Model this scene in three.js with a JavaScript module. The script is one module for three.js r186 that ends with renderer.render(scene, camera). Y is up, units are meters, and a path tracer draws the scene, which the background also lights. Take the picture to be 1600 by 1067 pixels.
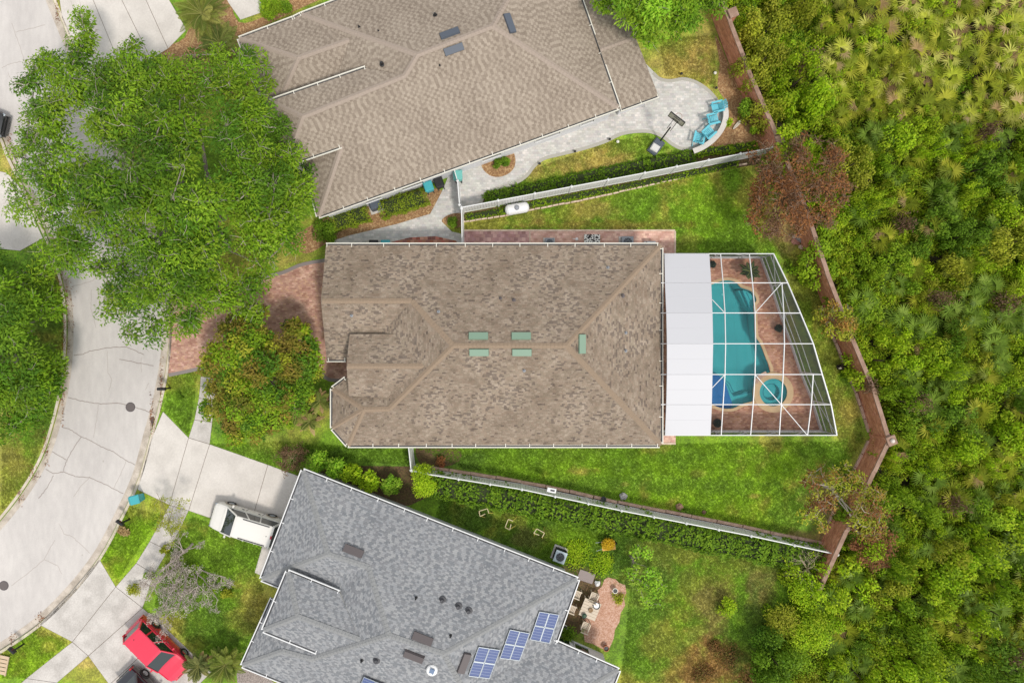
import * as THREE from 'three';
import { mergeGeometries } from 'three/addons/utils/BufferGeometryUtils.js';
import { createNoise3D } from 'simplex-noise';

// ---------------------------------------------------------------- camera, sky, sun, exposure
const H = 47.4, F = 1067;                       // drone height in metres, lens in plan units
const scene = new THREE.Scene();
const camera = new THREE.PerspectiveCamera(53.13, 1.5, 0.5, 400);
camera.position.set(0, H, 0); camera.up.set(0, 0, -1); camera.lookAt(0, 0, 0);
const renderer = new THREE.WebGLRenderer({ antialias: true });
renderer.toneMapping = THREE.LinearToneMapping;
renderer.toneMappingExposure = 0.93;
renderer.shadowMap.enabled = true;
const SUN = new THREE.Vector3(0.50, 1.25, 0.62).normalize();
const sun = new THREE.DirectionalLight(new THREE.Color(1, 0.94, 0.86), 2.6);
sun.position.copy(SUN).multiplyScalar(90); sun.castShadow = true; sun.shadow.radius = 15;
sun.shadow.mapSize.set(4096, 4096);
Object.assign(sun.shadow.camera, { left: -55, right: 55, top: 45, bottom: -45, near: 1, far: 200 });
scene.add(sun); scene.add(sun.target);
{ // thin bright overcast, a little brighter round the sun
  const W = 256, Hh = 128, d = new Float32Array(W * Hh * 4), v = new THREE.Vector3();
  for (let j = 0; j < Hh; j++) for (let i = 0; i < W; i++) {
    const up = ((j + 0.5) / Hh - 0.5) * Math.PI, a = ((i + 0.5) / W - 0.5) * 2 * Math.PI;
    v.set(Math.cos(a) * Math.cos(up), Math.sin(up), Math.sin(a) * Math.cos(up));
    const c = Math.max(0, v.dot(SUN)), g = 0.98 - 0.18 * Math.max(0, v.y) + 0.55 * Math.pow(c, 6), low = v.y < 0 ? 0.5 : 1, o = (j * W + i) * 4;
    d[o] = g * 0.97 * low; d[o + 1] = g * 1.0 * low; d[o + 2] = g * 1.05 * low; d[o + 3] = 1;
  }
  const t = new THREE.DataTexture(d, W, Hh, THREE.RGBAFormat, THREE.FloatType);
  t.mapping = THREE.EquirectangularReflectionMapping; t.magFilter = THREE.LinearFilter; t.needsUpdate = true;
  scene.background = t; scene.environment = t;
}

// ---------------------------------------------------------------- helpers
const V = (x, y, z) => new THREE.Vector3(x, y, z);
const at = (x, y, h = 0) => V((x - 800) * (H - h) / F, h, (y - 533.5) * (H - h) / F);   // survey plan (1 unit = 1/22.5 m on the ground) to metres, at height h
let seed = 7;
const rnd = () => { seed = (seed + 0x6d2b79f5) | 0; let t = Math.imul(seed ^ (seed >>> 15), 1 | seed); t = (t + Math.imul(t ^ (t >>> 7), 61 | t)) ^ t; return ((t ^ (t >>> 14)) >>> 0) / 4294967296; };
const R = (a, b) => a + (b - a) * rnd();
const pick = (l) => l[Math.floor(rnd() * l.length)];
const gauss = () => (rnd() + rnd() + rnd() + rnd() - 2) * 0.86;
const n3 = createNoise3D(() => { seed = (seed * 1103515245 + 12345) & 0x7fffffff; return seed / 0x7fffffff; });
const fbm = (x, y, z = 0, o = 4) => { let s = 0, a = 0.5, f = 1; for (let i = 0; i < o; i++) { s += a * n3(x * f, y * f, z + i * 7.1); a *= 0.5; f *= 2.03; } return s; };
const clamp = (x, a = 0, b = 1) => Math.min(b, Math.max(a, x)), mix = (a, b, t) => a + (b - a) * t;
const smooth = (a, b, x) => { const t = clamp((x - a) / (b - a)); return t * t * (3 - 2 * t); };
const lin = (c) => (c /= 255, c <= 0.04045 ? c / 12.92 : Math.pow((c + 0.055) / 1.055, 2.4));
const mix3 = (a, b, t) => [mix(a[0], b[0], t), mix(a[1], b[1], t), mix(a[2], b[2], t)];
const inside = (x, y, p) => { let c = false; for (let i = 0, j = p.length - 1; i < p.length; j = i++) if ((p[i][1] > y) !== (p[j][1] > y) && x < (p[j][0] - p[i][0]) * (y - p[i][1]) / (p[j][1] - p[i][1]) + p[i][0]) c = !c; return c; };
const names = {};
const numbered = (n) => { const k = (names[n] = (names[n] ?? -1) + 1); return k ? n + '_' + String(k).padStart(3, '0') : n; };
const live = (o) => { o.traverse((m) => { if (m.isMesh) { m.castShadow = true; m.receiveShadow = true; } }); return o; };
function tag(o, label, category, group, kind) { o.userData.label = label; o.userData.category = category; if (group) o.userData.group = group; if (kind) o.userData.kind = kind; return o; }
function thing(name, label, category, pos, turn = 0, group) {
  const o = new THREE.Group(); o.name = numbered(name); scene.add(o);
  if (pos) o.position.copy(pos); o.rotation.y = turn; tag(o, label, category, group); return o;
}
function copyOf(src, pos, turn, label, group, s = 1) {
  const c = src.clone(); c.name = numbered(src.name.replace(/_\d+$/, '')); c.userData = { ...src.userData };
  scene.add(c); c.position.copy(pos); c.rotation.y = turn; if (Array.isArray(s)) c.scale.set(...s); else c.scale.setScalar(s);
  if (label) c.userData.label = label; if (group) c.userData.group = group; return c;
}
function structure(o) { o.userData.kind = 'structure'; return o; }

// mesh builder: collects faces, gives them uv in metres along their own plane
class MB {
  constructor() { this.p = []; this.u = []; this.c = null; this.ref = null; }
  tri(a, b, c, uv, col) {
    for (const v of [a, b, c]) this.p.push(v.x, v.y, v.z);
    if (uv) this.u.push(...uv.flat());
    else {
      const n = b.clone().sub(a).cross(c.clone().sub(a)), ax = Math.abs(n.x), ay = Math.abs(n.y), az = Math.abs(n.z);
      for (const v of [a, b, c]) ay >= ax && ay >= az ? this.u.push(v.x, -v.z) : ax > az ? this.u.push(v.z, v.y) : this.u.push(v.x, v.y);
    }
    if (col) { this.c ??= []; for (let i = 0; i < 3; i++) this.c.push(...col); }
    return this;
  }
  quad(a, b, c, d, uv, col) { this.tri(a, b, c, uv && [uv[0], uv[1], uv[2]], col); return this.tri(a, c, d, uv && [uv[0], uv[2], uv[3]], col); }
  // horizontal polygon (Vector3 list), top at its own y, sides down by t
  plate(pts, t = 0, holes = []) {
    const c2 = pts.map((v) => new THREE.Vector2(v.x, v.z)); if (THREE.ShapeUtils.area(c2) > 0) { pts = pts.slice().reverse(); c2.reverse(); }
    const h2 = holes.map((o) => { const q = o.map((v) => new THREE.Vector2(v.x, v.z)); return THREE.ShapeUtils.area(q) < 0 ? [o.slice().reverse(), q.reverse()] : [o, q]; }), all = [...pts, ...h2.flatMap((o) => o[0])];
    for (const [i, j, k] of THREE.ShapeUtils.triangulateShape(c2, h2.map((o) => o[1]))) { const a = all[i], b = all[j], c = all[k]; const up = b.clone().sub(a).cross(c.clone().sub(a)).y > 0; up ? this.tri(a, b, c) : this.tri(a, c, b); }
    if (t) for (const l of [pts, ...h2.map((o) => o[0])]) for (let i = 0; i < l.length; i++) { const a = l[i], b = l[(i + 1) % l.length], d = V(0, -t, 0); this.quad(a, a.clone().add(d), b.clone().add(d), b); }
    return this;
  }
  // box with its centre c, sizes s, turned about y by r; b = bevel on the top edges
  box(c, s, r = 0, b = 0) {
    const [hx, hy, hz] = [s[0] / 2, s[1] / 2, s[2] / 2], cs = Math.cos(r), sn = Math.sin(r), f = (x, y, z) => V(c.x + x * cs + z * sn, c.y + y, c.z - x * sn + z * cs);
    const l0 = [[-1, -1], [-1, 1], [1, 1], [1, -1]].map(([x, z]) => f(x * hx, -hy, z * hz)), l1 = [[-1, -1], [-1, 1], [1, 1], [1, -1]].map(([x, z]) => f(x * hx, hy - b, z * hz)), l2 = b ? [[-1, -1], [-1, 1], [1, 1], [1, -1]].map(([x, z]) => f(x * (hx - b), hy, z * (hz - b))) : l1;
    for (let i = 0; i < 4; i++) { const j = (i + 1) % 4; this.quad(l0[i], l0[j], l1[j], l1[i]); if (b) this.quad(l1[i], l1[j], l2[j], l2[i]); }
    this.quad(l2[0], l2[1], l2[2], l2[3]); return this.quad(l0[3], l0[2], l0[1], l0[0]);
  }
  // bar of section w (level) by h between two points
  beam(p, q, w, h = w) {
    const d = q.clone().sub(p).normalize(), s = Math.abs(d.y) > 0.95 ? V(1, 0, 0) : V(-d.z, 0, d.x).normalize(), n = s.clone().cross(d).normalize();
    const ring = (o) => [[-1, -1], [1, -1], [1, 1], [-1, 1]].map(([a, b]) => o.clone().addScaledVector(s, a * w / 2).addScaledVector(n, b * h / 2)), A = ring(p), B = ring(q);
    for (let i = 0; i < 4; i++) { const j = (i + 1) % 4; this.quad(A[i], A[j], B[j], B[i]); }
    this.quad(A[3], A[2], A[1], A[0]); return this.quad(B[0], B[1], B[2], B[3]);
  }
  // tapered tube through points with radii
  tube(pts, rad, k = 6, col) {
    let prev = null;
    for (let i = 0; i < pts.length; i++) {
      const d = (pts[i + 1] ?? pts[i]).clone().sub(pts[i - 1] ?? pts[i]).normalize(), s = (Math.abs(d.y) > 0.9 ? V(1, 0, 0) : V(0, 1, 0)).cross(d).normalize(), n = d.clone().cross(s);
      const r = Array.isArray(rad) ? rad[i] : rad, ring = [];
      for (let j = 0; j < k; j++) { const a = j / k * 2 * Math.PI; ring.push(pts[i].clone().addScaledVector(s, Math.cos(a) * r).addScaledVector(n, Math.sin(a) * r)); }
      if (prev) for (let j = 0; j < k; j++) { const m = (j + 1) % k; this.quad(prev[j], prev[m], ring[m], ring[j], null, col); }
      else if (r > 0.02) for (let j = 1; j < k - 1; j++) this.tri(ring[0], ring[j + 1], ring[j], null, col);
      prev = ring;
    }
    if ((Array.isArray(rad) ? rad[rad.length - 1] : rad) > 0.02) for (let j = 1; j < k - 1; j++) this.tri(prev[0], prev[j], prev[j + 1], null, col);
    return this;
  }
  // body of revolution: profile [[r, y] ...] about the vertical through c
  lathe(c, prof, k = 16, sx = 1, sz = 1) {
    const g = (r, y, j) => { const a = j / k * 2 * Math.PI; return V(c.x + Math.cos(a) * r * sx, c.y + y, c.z + Math.sin(a) * r * sz); };
    for (let i = 0; i < prof.length - 1; i++) for (let j = 0; j < k; j++) { const [r0, y0] = prof[i], [r1, y1] = prof[i + 1]; this.quad(g(r0, y0, j), g(r1, y1, j), g(r1, y1, j + 1), g(r0, y0, j + 1)); }
    return this;
  }
  geometry(soft = false) {
    const g = new THREE.BufferGeometry();
    g.setAttribute('position', new THREE.Float32BufferAttribute(this.p, 3)); g.setAttribute('uv', new THREE.Float32BufferAttribute(this.u, 2));
    if (this.c) g.setAttribute('color', new THREE.Float32BufferAttribute(this.c, 3));
    g.computeVertexNormals(); return g;
  }
  build(name, mat, parent = scene) {
    const m = new THREE.Mesh(this.geometry(), mat); m.name = parent === scene ? numbered(name) : name; parent.add(m); return m;
  }
}
// Catmull-Rom through plan points
function curve(pts, closed = false, per = 6) {
  const c = new THREE.CatmullRomCurve3(pts.map(([x, y]) => V(x, 0, y)), closed, 'centripetal');
  return c.getPoints(pts.length * per).map((v) => [v.x, v.z]).slice(0, closed ? -1 : undefined);
}
const plan = (pts, h) => pts.map(([x, y]) => at(x, y, h));
function sheet(name, pts, h, mat, t = 0.05, parent = scene, holes = []) { return new MB().plate(plan(pts, h), t, holes.map((o) => plan(o, h))).build(name, mat, parent); }
const PIT = [[1084, 428], [1192, 428], [1250, 590], [1250, 652], [1084, 652]];   // dug out for the pool and spa

// ---------------------------------------------------------------- textures (what the surfaces are made of)
function tex(w, h, f, srgb = true) {
  const d = new Uint8Array(w * h * 4);
  for (let y = 0; y < h; y++) for (let x = 0; x < w; x++) { const c = f(x, y), o = (y * w + x) * 4; d[o] = clamp(c[0], 0, 255); d[o + 1] = clamp(c[1], 0, 255); d[o + 2] = clamp(c[2], 0, 255); d[o + 3] = 255; }
  const t = new THREE.DataTexture(d, w, h); t.wrapS = t.wrapT = THREE.RepeatWrapping; t.magFilter = THREE.LinearFilter; t.minFilter = THREE.LinearMipmapLinearFilter;
  if (srgb) t.colorSpace = THREE.SRGBColorSpace; t.needsUpdate = true; return t;
}
const KA = 0.82;                                  // base colours were read off sunlit surfaces; this brings them back to reflectance
const grey = (k) => new THREE.Color(k, k, k);
function paint(r, g, b, o = {}) { return new THREE.MeshPhysicalMaterial({ color: new THREE.Color().setRGB(lin(r) * KA, lin(g) * KA, lin(b) * KA), roughness: 0.6, side: THREE.DoubleSide, ...o }); }
function mapped(map, size, o = {}) {
  map.repeat.set(1 / size, 1 / size); if (o.bumpMap) o.bumpMap.repeat.set(1 / size, 1 / size);
  return new THREE.MeshStandardMaterial({ map, color: grey(KA), roughness: 0.9, side: THREE.DoubleSide, ...o });
}
// periodic value noise on a texture of n cells
function tiles(n, s = 1) { const g = new Float32Array(n * n).map(() => rnd()); return (x, y) => { x = ((x * s % n) + n) % n; y = ((y * s % n) + n) % n; const i = Math.floor(x), j = Math.floor(y), u = x - i, v = y - j, k = (a, b) => g[((b % n) * n) + (a % n)], su = u * u * (3 - 2 * u), sv = v * v * (3 - 2 * v); return mix(mix(k(i, j), k(i + 1, j), su), mix(k(i, j + 1), k(i + 1, j + 1), su), sv); }; }
// asphalt shingles: courses of tabs of mixed tone
function shingle(o) {
  const N = 1024, rows = o.rows, col = new Float32Array(N * N * 3), bump = new Float32Array(N * N), low = tiles(o.lowCells ?? 5), mid = tiles(24), fine = tiles(256);
  for (let r = 0; r < rows; r++) {
    const y0 = Math.round(r * N / rows), y1 = Math.round((r + 1) * N / rows);
    let x = o.grid ? Math.round((r % 2 ? 1 : 0) * o.grid * N / o.size + R(-9, 9)) : Math.floor(R(-60, 0)), turnDark = false;
    const end = x + N;
    while (x < end) {
      const w = Math.min(Math.round((o.grid ? o.grid * R(0.9, 1.1) : R(o.tab[0], o.tab[1])) * N / o.size), end - x), L = low(((x + w / 2) / N) * (o.lowCells ?? 5), (y0 / N) * (o.lowCells ?? 5));
      const p = o.dark(L, r); turnDark = o.alt && rnd() < o.alt ? !turnDark : rnd() < p; const tone = turnDark ? pick(o.darks) : pick(o.lights), lift = R(0, 0.35);
      for (let y = y0; y < y1; y++) for (let xx = x; xx < x + w; xx++) {
        const X = ((xx % N) + N) % N, i = y * N + X, g = (fine(X / 4, y / 4) - 0.5) * 18 + (mid(X / N * 24, y / N * 24) - 0.5) * o.stain + (L - 0.5) * o.stainLow;
        col[i * 3] = tone[0] + g; col[i * 3 + 1] = tone[1] + g; col[i * 3 + 2] = tone[2] + g * 0.95;
        bump[i] = 0.25 + lift + 0.35 * (1 - (y - y0) / (y1 - y0)) - (xx - x < 2 ? 0.25 : 0);
      }
      x += w;
    }
  }
  const map = tex(N, N, (x, y) => { const i = (y * N + x) * 3; return [col[i], col[i + 1], col[i + 2]]; });
  const bumpMap = tex(N, N, (x, y) => { const b = bump[y * N + x] * 255; return [b, b, b]; }, false);
  return mapped(map, o.size, { bumpMap, bumpScale: 0.02, roughness: 0.95 });
}
const M = {};
M.roofMain = shingle({ size: 9, rows: 84, tab: [0.1, 0.26], stain: 20, stainLow: 26, lowCells: 7, dark: (L) => clamp((L - 0.4) * 1.3, 0.06, 0.34), darks: [[120, 106, 94], [127, 112, 98], [114, 101, 90]], lights: [[153, 136, 119], [147, 132, 114], [161, 145, 128], [142, 127, 110], [151, 133, 115]] });
M.roofNorth = shingle({ size: 8, rows: 48, grid: 0.2, tab: [0.13, 0.25], stain: 8, stainLow: 10, alt: 0.9, dark: () => 0.5, darks: [[151, 137, 122], [155, 141, 126], [147, 133, 118]], lights: [[170, 156, 140], [174, 160, 144], [167, 153, 137]] });
M.roofGrey = shingle({ size: 8, rows: 70, tab: [0.14, 0.36], stain: 8, stainLow: 8, alt: 0.7, dark: () => 0.42, darks: [[135, 137, 140], [140, 141, 144], [129, 132, 136]], lights: [[159, 160, 162], [154, 156, 159], [164, 165, 166]] });
function capTex(a, b) { const f = tiles(64); return tex(128, 128, (x, y) => mix3(a, b, f(x / 2, y / 2))); }
M.capMain = mapped(capTex([163, 142, 120], [148, 129, 109]), 2); M.capNorth = mapped(capTex([180, 164, 150], [164, 149, 136]), 2); M.capGrey = mapped(capTex([162, 162, 160], [136, 138, 140]), 2);
// brick-like pavers; rows of blocks with joints
function blocks(o) {
  const N = 512, fine = tiles(128), low = tiles(6), rows = o.rows, cols = o.cols, tone = []; for (let i = 0; i < rows * cols * 2; i++) { const dv = R(-o.vary, o.vary); tone.push(pick(o.tones).map((c) => c + dv + R(-2, 2))); };
  const at2 = (x, y) => { const r = Math.floor(y / N * rows), off = o.bond === 0 ? 0 : (r % 2) * 0.5, cx = x / N * cols + off, c = Math.floor(cx) % cols, fx = (cx % 1) * N / cols, fy = (y / N * rows % 1) * N / rows; return [tone[(r * cols + c) % tone.length], fx < o.joint || fy < o.joint]; };
  const map = tex(N, N, (x, y) => { const [t, j] = at2(x, y), g = (fine(x / 4, y / 4) - 0.5) * 20 + (low(x / N * 6, y / N * 6) - 0.5) * o.low; return (j ? o.grout : t).map((c) => c + g); });
  const bumpMap = tex(N, N, (x, y) => (at2(x, y)[1] ? [70, 70, 70] : [200, 200, 200]), false);
  return mapped(map, o.size, { bumpMap, bumpScale: 0.008, roughness: 0.85 });
}
M.paver = blocks({ size: 2.4, rows: 20, cols: 12, joint: 2, vary: 14, low: 26, tones: [[206, 162, 142], [196, 148, 130], [214, 172, 150], [188, 142, 124], [210, 166, 138]], grout: [172, 140, 124] });
M.deck = blocks({ size: 2.4, rows: 20, cols: 12, joint: 2, vary: 16, low: 30, tones: [[214, 162, 134], [202, 148, 122], [222, 172, 144], [194, 140, 116], [216, 162, 128]], grout: [174, 134, 114] });
M.pinkwalk = blocks({ size: 2.0, rows: 12, cols: 8, joint: 2, vary: 14, low: 24, tones: [[230, 186, 166], [220, 174, 156], [236, 194, 172], [214, 166, 150]], grout: [198, 162, 146] });
M.stone = blocks({ size: 2.6, rows: 16, cols: 11, joint: 2, vary: 9, low: 18, tones: [[214, 210, 204], [220, 216, 210], [206, 203, 198], [226, 221, 214]], grout: [196, 192, 185] });
M.redblock = blocks({ size: 1.6, rows: 5, cols: 6, joint: 5, vary: 22, low: 20, tones: [[186, 110, 92], [204, 148, 124], [150, 98, 88], [198, 128, 100]], grout: [150, 132, 120] });
M.brick = blocks({ size: 1.6, rows: 20, cols: 7, joint: 3, vary: 14, low: 30, tones: [[216, 144, 110], [206, 134, 102], [224, 154, 120], [198, 126, 98]], grout: [210, 168, 144] });
{ // concrete, plaster, mulch, bark
  const a = tiles(8), b = tiles(64), c = tiles(256);
  const conc = (base, k) => tex(512, 512, (x, y) => { const g = (a(x / 64, y / 64) - 0.5) * 16 * k + (b(x / 8, y / 8) - 0.5) * 10 * k + (c(x / 2, y / 2) - 0.5) * 12; return base.map((v) => v + g); });
  M.concrete = mapped(conc([221, 214, 206], 1), 5); M.concreteOld = mapped(conc([206, 200, 193], 1.8), 4); M.kerb = mapped(conc([214, 202, 184], 1.8), 2); M.gutterPan = mapped(conc([198, 186, 172], 2.6), 2.2);
  M.wallPaint = mapped(conc([226, 226, 228], 0.5), 4, { roughness: 0.85 }); M.coping = mapped(conc([224, 192, 150], 0.8), 2); M.capstone = mapped(conc([162, 132, 114], 2), 2); M.edging = mapped(conc([206, 172, 152], 2.2), 1.3); M.edgingLight = mapped(conc([222, 198, 176], 2), 1.3);
  const mul = (list) => { const n = tiles(128), m = tiles(60), l = tiles(9); return tex(512, 512, (x, y) => { const t = n(x / 4, y / 4), q = m(x / 512 * 60, y / 512 * 60), w = l(x / 512 * 9, y / 512 * 9); return mix3(mix3(list[0], list[1], smooth(0.2, 0.8, t)), list[2], smooth(0.45, 0.8, q) * (0.4 + 0.6 * w)); }); };
  M.mulch = mapped(mul([[136, 102, 70], [178, 136, 92], [206, 172, 126]]), 4); M.soil = mapped(mul([[84, 66, 46], [124, 100, 66], [96, 92, 48]]), 5); M.forest = mapped(mul([[40, 34, 22], [62, 52, 32], [58, 62, 26]]), 7);
  M.flagstone = mapped(mul([[186, 138, 112], [214, 172, 148], [222, 184, 164]]), 5); M.gravel = mapped(mul([[150, 138, 132], [196, 182, 172], [112, 102, 98]]), 2);
}
M.joint = paint(132, 116, 102, { roughness: 1 }); M.white = paint(243, 243, 242, { roughness: 0.45 }); M.vinyl = paint(240, 240, 238, { roughness: 0.5 }); M.cream = paint(238, 234, 220, { roughness: 0.5 }); M.alu = paint(238, 238, 238, { roughness: 0.4 });
M.panelRoof = paint(206, 206, 210, { roughness: 0.5 }); M.black = paint(34, 33, 35, { roughness: 0.5 }); M.darkgrey = paint(74, 74, 78, { roughness: 0.6 }); M.midgrey = paint(150, 154, 160, { roughness: 0.5 }); M.brownVent = paint(98, 90, 90, { roughness: 0.6 });
M.slate = paint(88, 96, 108, { roughness: 0.55 }); M.greenVent = paint(132, 160, 138, { roughness: 0.5 }); M.teal = paint(72, 178, 186, { roughness: 0.5 }); M.tealPale = paint(122, 200, 192, { roughness: 0.5 }); M.aqua = paint(112, 205, 222, { roughness: 0.55 });
M.steel = paint(176, 184, 190, { roughness: 0.35, metalness: 0.6 }); M.cover = paint(196, 210, 218, { roughness: 0.5 });
M.glass = paint(30, 44, 44, { roughness: 0.06, clearcoat: 1, clearcoatRoughness: 0.03 }); M.tyre = paint(40, 38, 38, { roughness: 0.9 });
M.water = new THREE.MeshPhysicalMaterial({ color: new THREE.Color(0.47, 0.87, 0.9), transmission: 1, thickness: 0, roughness: 0.04, ior: 1.33, side: THREE.DoubleSide });
M.plaster = paint(142, 206, 206, { roughness: 0.8 }); M.blueTile = paint(70, 118, 196, { roughness: 0.4 }); M.stepLine = paint(70, 140, 156, { roughness: 0.5 });
M.roofScreen = paint(70, 72, 72, { transparent: true, opacity: 0.13, roughness: 1 }); M.wallScreen = paint(92, 96, 90, { transparent: true, opacity: 0.8, roughness: 1 });
M.leaf = new THREE.MeshPhysicalMaterial({ vertexColors: true, roughness: 0.7, side: THREE.DoubleSide, transmission: 0.34, thickness: 0, color: grey(1), specularIntensity: 0.25 });
M.wood = new THREE.MeshStandardMaterial({ vertexColors: true, roughness: 0.95, side: THREE.DoubleSide });

// ---------------------------------------------------------------- ground and lawn
structure(new MB().plate([V(-140, -0.3, -110), V(140, -0.3, -110), V(140, -0.3, 110), V(-140, -0.3, 110)], 0, [plan(PIT, -0.3)]).build('ground', M.soil));
const LX0 = -60, LX1 = 27, LZ0 = -40, LZ1 = 40;
const TONE = { G: [114, 150, 36], D: [92, 124, 40], S: [198, 166, 102], O: [148, 148, 60], B: [150, 122, 86], V: [128, 164, 28], R: [152, 108, 66] };
const PATCH = [ // where the grass is lush, dry, worn: plan x, y, radii, tone, strength
  [980, 740, 380, 70, 'G', 0.9], [1130, 770, 170, 75, 'V', 0.75], [850, 740, 110, 28, 'V', 0.4], [1260, 800, 60, 55, 'D', 0.5], [1290, 790, 34, 60, 'B', 0.75], [1320, 745, 20, 24, 'B', 0.5], [1265, 838, 40, 12, 'B', 0.7], [1225, 375, 24, 30, 'B', 0.7], [1190, 330, 20, 50, 'R', 0.45], [700, 720, 60, 18, 'D', 0.7], [905, 738, 22, 8, 'S', 0.55], [1030, 700, 26, 10, 'S', 0.35], [1180, 775, 9, 5, 'S', 0.5], [975, 757, 8, 4, 'S', 0.5], [1090, 740, 14, 7, 'B', 0.3], [985, 758, 300, 14, 'D', 0.35],
  [1090, 350, 60, 60, 'G', 0.95], [1110, 330, 60, 50, 'V', 0.5], [980, 320, 70, 30, 'G', 0.75], [890, 330, 60, 24, 'O', 0.6], [880, 308, 60, 14, 'S', 0.4], [820, 335, 40, 16, 'S', 0.3], [930, 330, 36, 16, 'S', 0.4], [740, 350, 60, 18, 'O', 0.8], [1075, 385, 22, 26, 'S', 0.35], [960, 352, 160, 8, 'R', 0.35], [1150, 390, 80, 20, 'G', 0.5], [1180, 300, 30, 40, 'O', 0.8],
  [1250, 450, 40, 60, 'O', 0.75], [1300, 560, 34, 90, 'O', 0.8], [1330, 660, 30, 60, 'S', 0.28], [1260, 500, 16, 40, 'G', 0.6], [1290, 600, 18, 60, 'G', 0.35], [1345, 700, 30, 40, 'O', 0.8],
  [1070, 110, 80, 90, 'O', 0.9], [1060, 100, 60, 40, 'S', 0.45], [1110, 80, 40, 60, 'S', 0.4], [1090, 160, 60, 30, 'S', 0.4], [1020, 60, 60, 30, 'G', 0.5], [900, 250, 130, 34, 'S', 0.55], [990, 222, 50, 20, 'G', 0.6], [850, 270, 60, 20, 'S', 0.4], [790, 290, 40, 18, 'G', 0.6],
  [900, 850, 220, 60, 'D', 0.7], [1000, 960, 180, 110, 'D', 0.45], [900, 850, 60, 30, 'V', 0.75], [740, 810, 60, 40, 'D', 0.8], [800, 810, 34, 20, 'O', 0.6], [830, 840, 30, 20, 'B', 0.35], [1065, 960, 22, 60, 'V', 0.6], [1100, 930, 60, 70, 'O', 0.7], [1115, 950, 34, 40, 'B', 0.45], [1190, 920, 30, 50, 'B', 0.6], [1130, 1040, 80, 40, 'R', 0.75], [1030, 1010, 40, 40, 'O', 0.7], [1000, 890, 90, 40, 'D', 0.4], [1050, 860, 60, 30, 'O', 0.5], [1180, 870, 60, 20, 'G', 0.6], [1200, 990, 60, 70, 'D', 0.7], [1160, 860, 40, 30, 'O', 0.4],
  [280, 630, 40, 60, 'G', 0.9], [265, 600, 30, 16, 'O', 0.5], [200, 850, 70, 70, 'V', 0.9], [215, 800, 26, 14, 'O', 0.7], [340, 890, 90, 110, 'G', 0.9], [340, 980, 80, 40, 'D', 0.4], [395, 960, 40, 40, 'O', 0.7], [400, 930, 30, 40, 'S', 0.3], [50, 1030, 70, 50, 'V', 0.85], [75, 1010, 14, 10, 'S', 0.35], [140, 1050, 50, 40, 'O', 0.85], [130, 1035, 20, 10, 'S', 0.5], [400, 710, 80, 30, 'G', 0.8], [420, 690, 40, 20, 'S', 0.3], [560, 720, 90, 24, 'D', 0.7], [580, 715, 50, 12, 'G', 0.6],
  [30, 600, 70, 200, 'D', 0.5], [15, 740, 60, 90, 'O', 0.7], [10, 700, 30, 60, 'S', 0.3], [70, 480, 30, 120, 'D', 0.7], [5, 250, 20, 20, 'S', 0.5], [460, 395, 50, 24, 'O', 0.9], [440, 420, 50, 20, 'S', 0.35], [380, 640, 60, 50, 'D', 0.5],
];
function lawnTone(x, z) {
  const a = fbm(x * 0.16, z * 0.16, 3, 4), b = fbm(x * 0.9, z * 0.9, 9, 3), f = fbm(x * 5, z * 5, 20, 2), px = x * F / H + 800, py = z * F / H + 533.5, wob = fbm(x * 0.45, z * 0.45, 33, 4);
  let c = mix3(TONE.G, TONE.O, smooth(-0.15, 0.3, a));
  for (const [cx, cy, rx, ry, t, s] of PATCH) {
    const dx = (px - cx) / rx, dy = (py - cy) / ry, q = dx * dx + dy * dy; if (q > 2.6) continue;
    c = mix3(c, TONE[t], s * smooth(1.25, 0.45, Math.sqrt(q) + wob * 0.9 + f * 0.25));
  }
  const g = 1 + b * 0.2 + f * 0.18 + a * 0.08; return [c[0] * g, c[1] * (g * 0.97 + 0.03), c[2] * g];
}
{
  const w = 2040, h = 1880, sx = (LX1 - LX0) / w, sz = (LZ1 - LZ0) / h, x1 = 27, z1 = 40;
  const t = tex(w, h, (i, j) => { const x = LX0 + (i + 0.5) * sx, z = z1 - (j + 0.5) * sz; if (x < -38 || Math.abs(z) > 26) return TONE.O; const c = lawnTone(x, z), k = R(0.8, 1.2); return [c[0] * k, c[1] * k, c[2] * k]; });
  t.wrapS = t.wrapT = THREE.ClampToEdgeWrapping; t.repeat.set(1 / (LX1 - LX0), 1 / (LZ1 - LZ0)); t.offset.set(-LX0 / (LX1 - LX0), LZ1 / (LZ1 - LZ0));
  M.lawn = new THREE.MeshStandardMaterial({ map: t, color: grey(0.95), roughness: 0.95, side: THREE.DoubleSide });
}
// kerb lines of the street (plan)
const KL = curve([[-130, 30], [-60, 130], [0, 212], [12, 242], [36, 292], [74, 374], [92, 424], [101, 470], [103, 530], [98, 592], [86, 650], [66, 712], [38, 762], [0, 812], [-50, 862], [-140, 940]], false, 5);
const KR = curve([[20, -140], [62, -50], [82, 0], [94, 30], [132, 120], [184, 230], [232, 340], [258, 430], [264, 505], [259, 570], [247, 632], [234, 680], [216, 745], [190, 803], [154, 870], [108, 928], [58, 976], [0, 1016], [-60, 1052], [-140, 1094]], false, 5);
structure(sheet('lawn', [...KR.slice().reverse(), [20, -340], [1190, -340], [1108, 15], [1124, 60], [1150, 127], [1193, 226], [1240, 345], [1300, 515], [1362, 682], [1262, 895], [1180, 1240], [-140, 1240]], 0, M.lawn, 0.3, scene, [PIT]));
structure(sheet('lawn', [...KL, [-520, 940], [-520, 30]], 0, M.lawn, 0.3));
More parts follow.
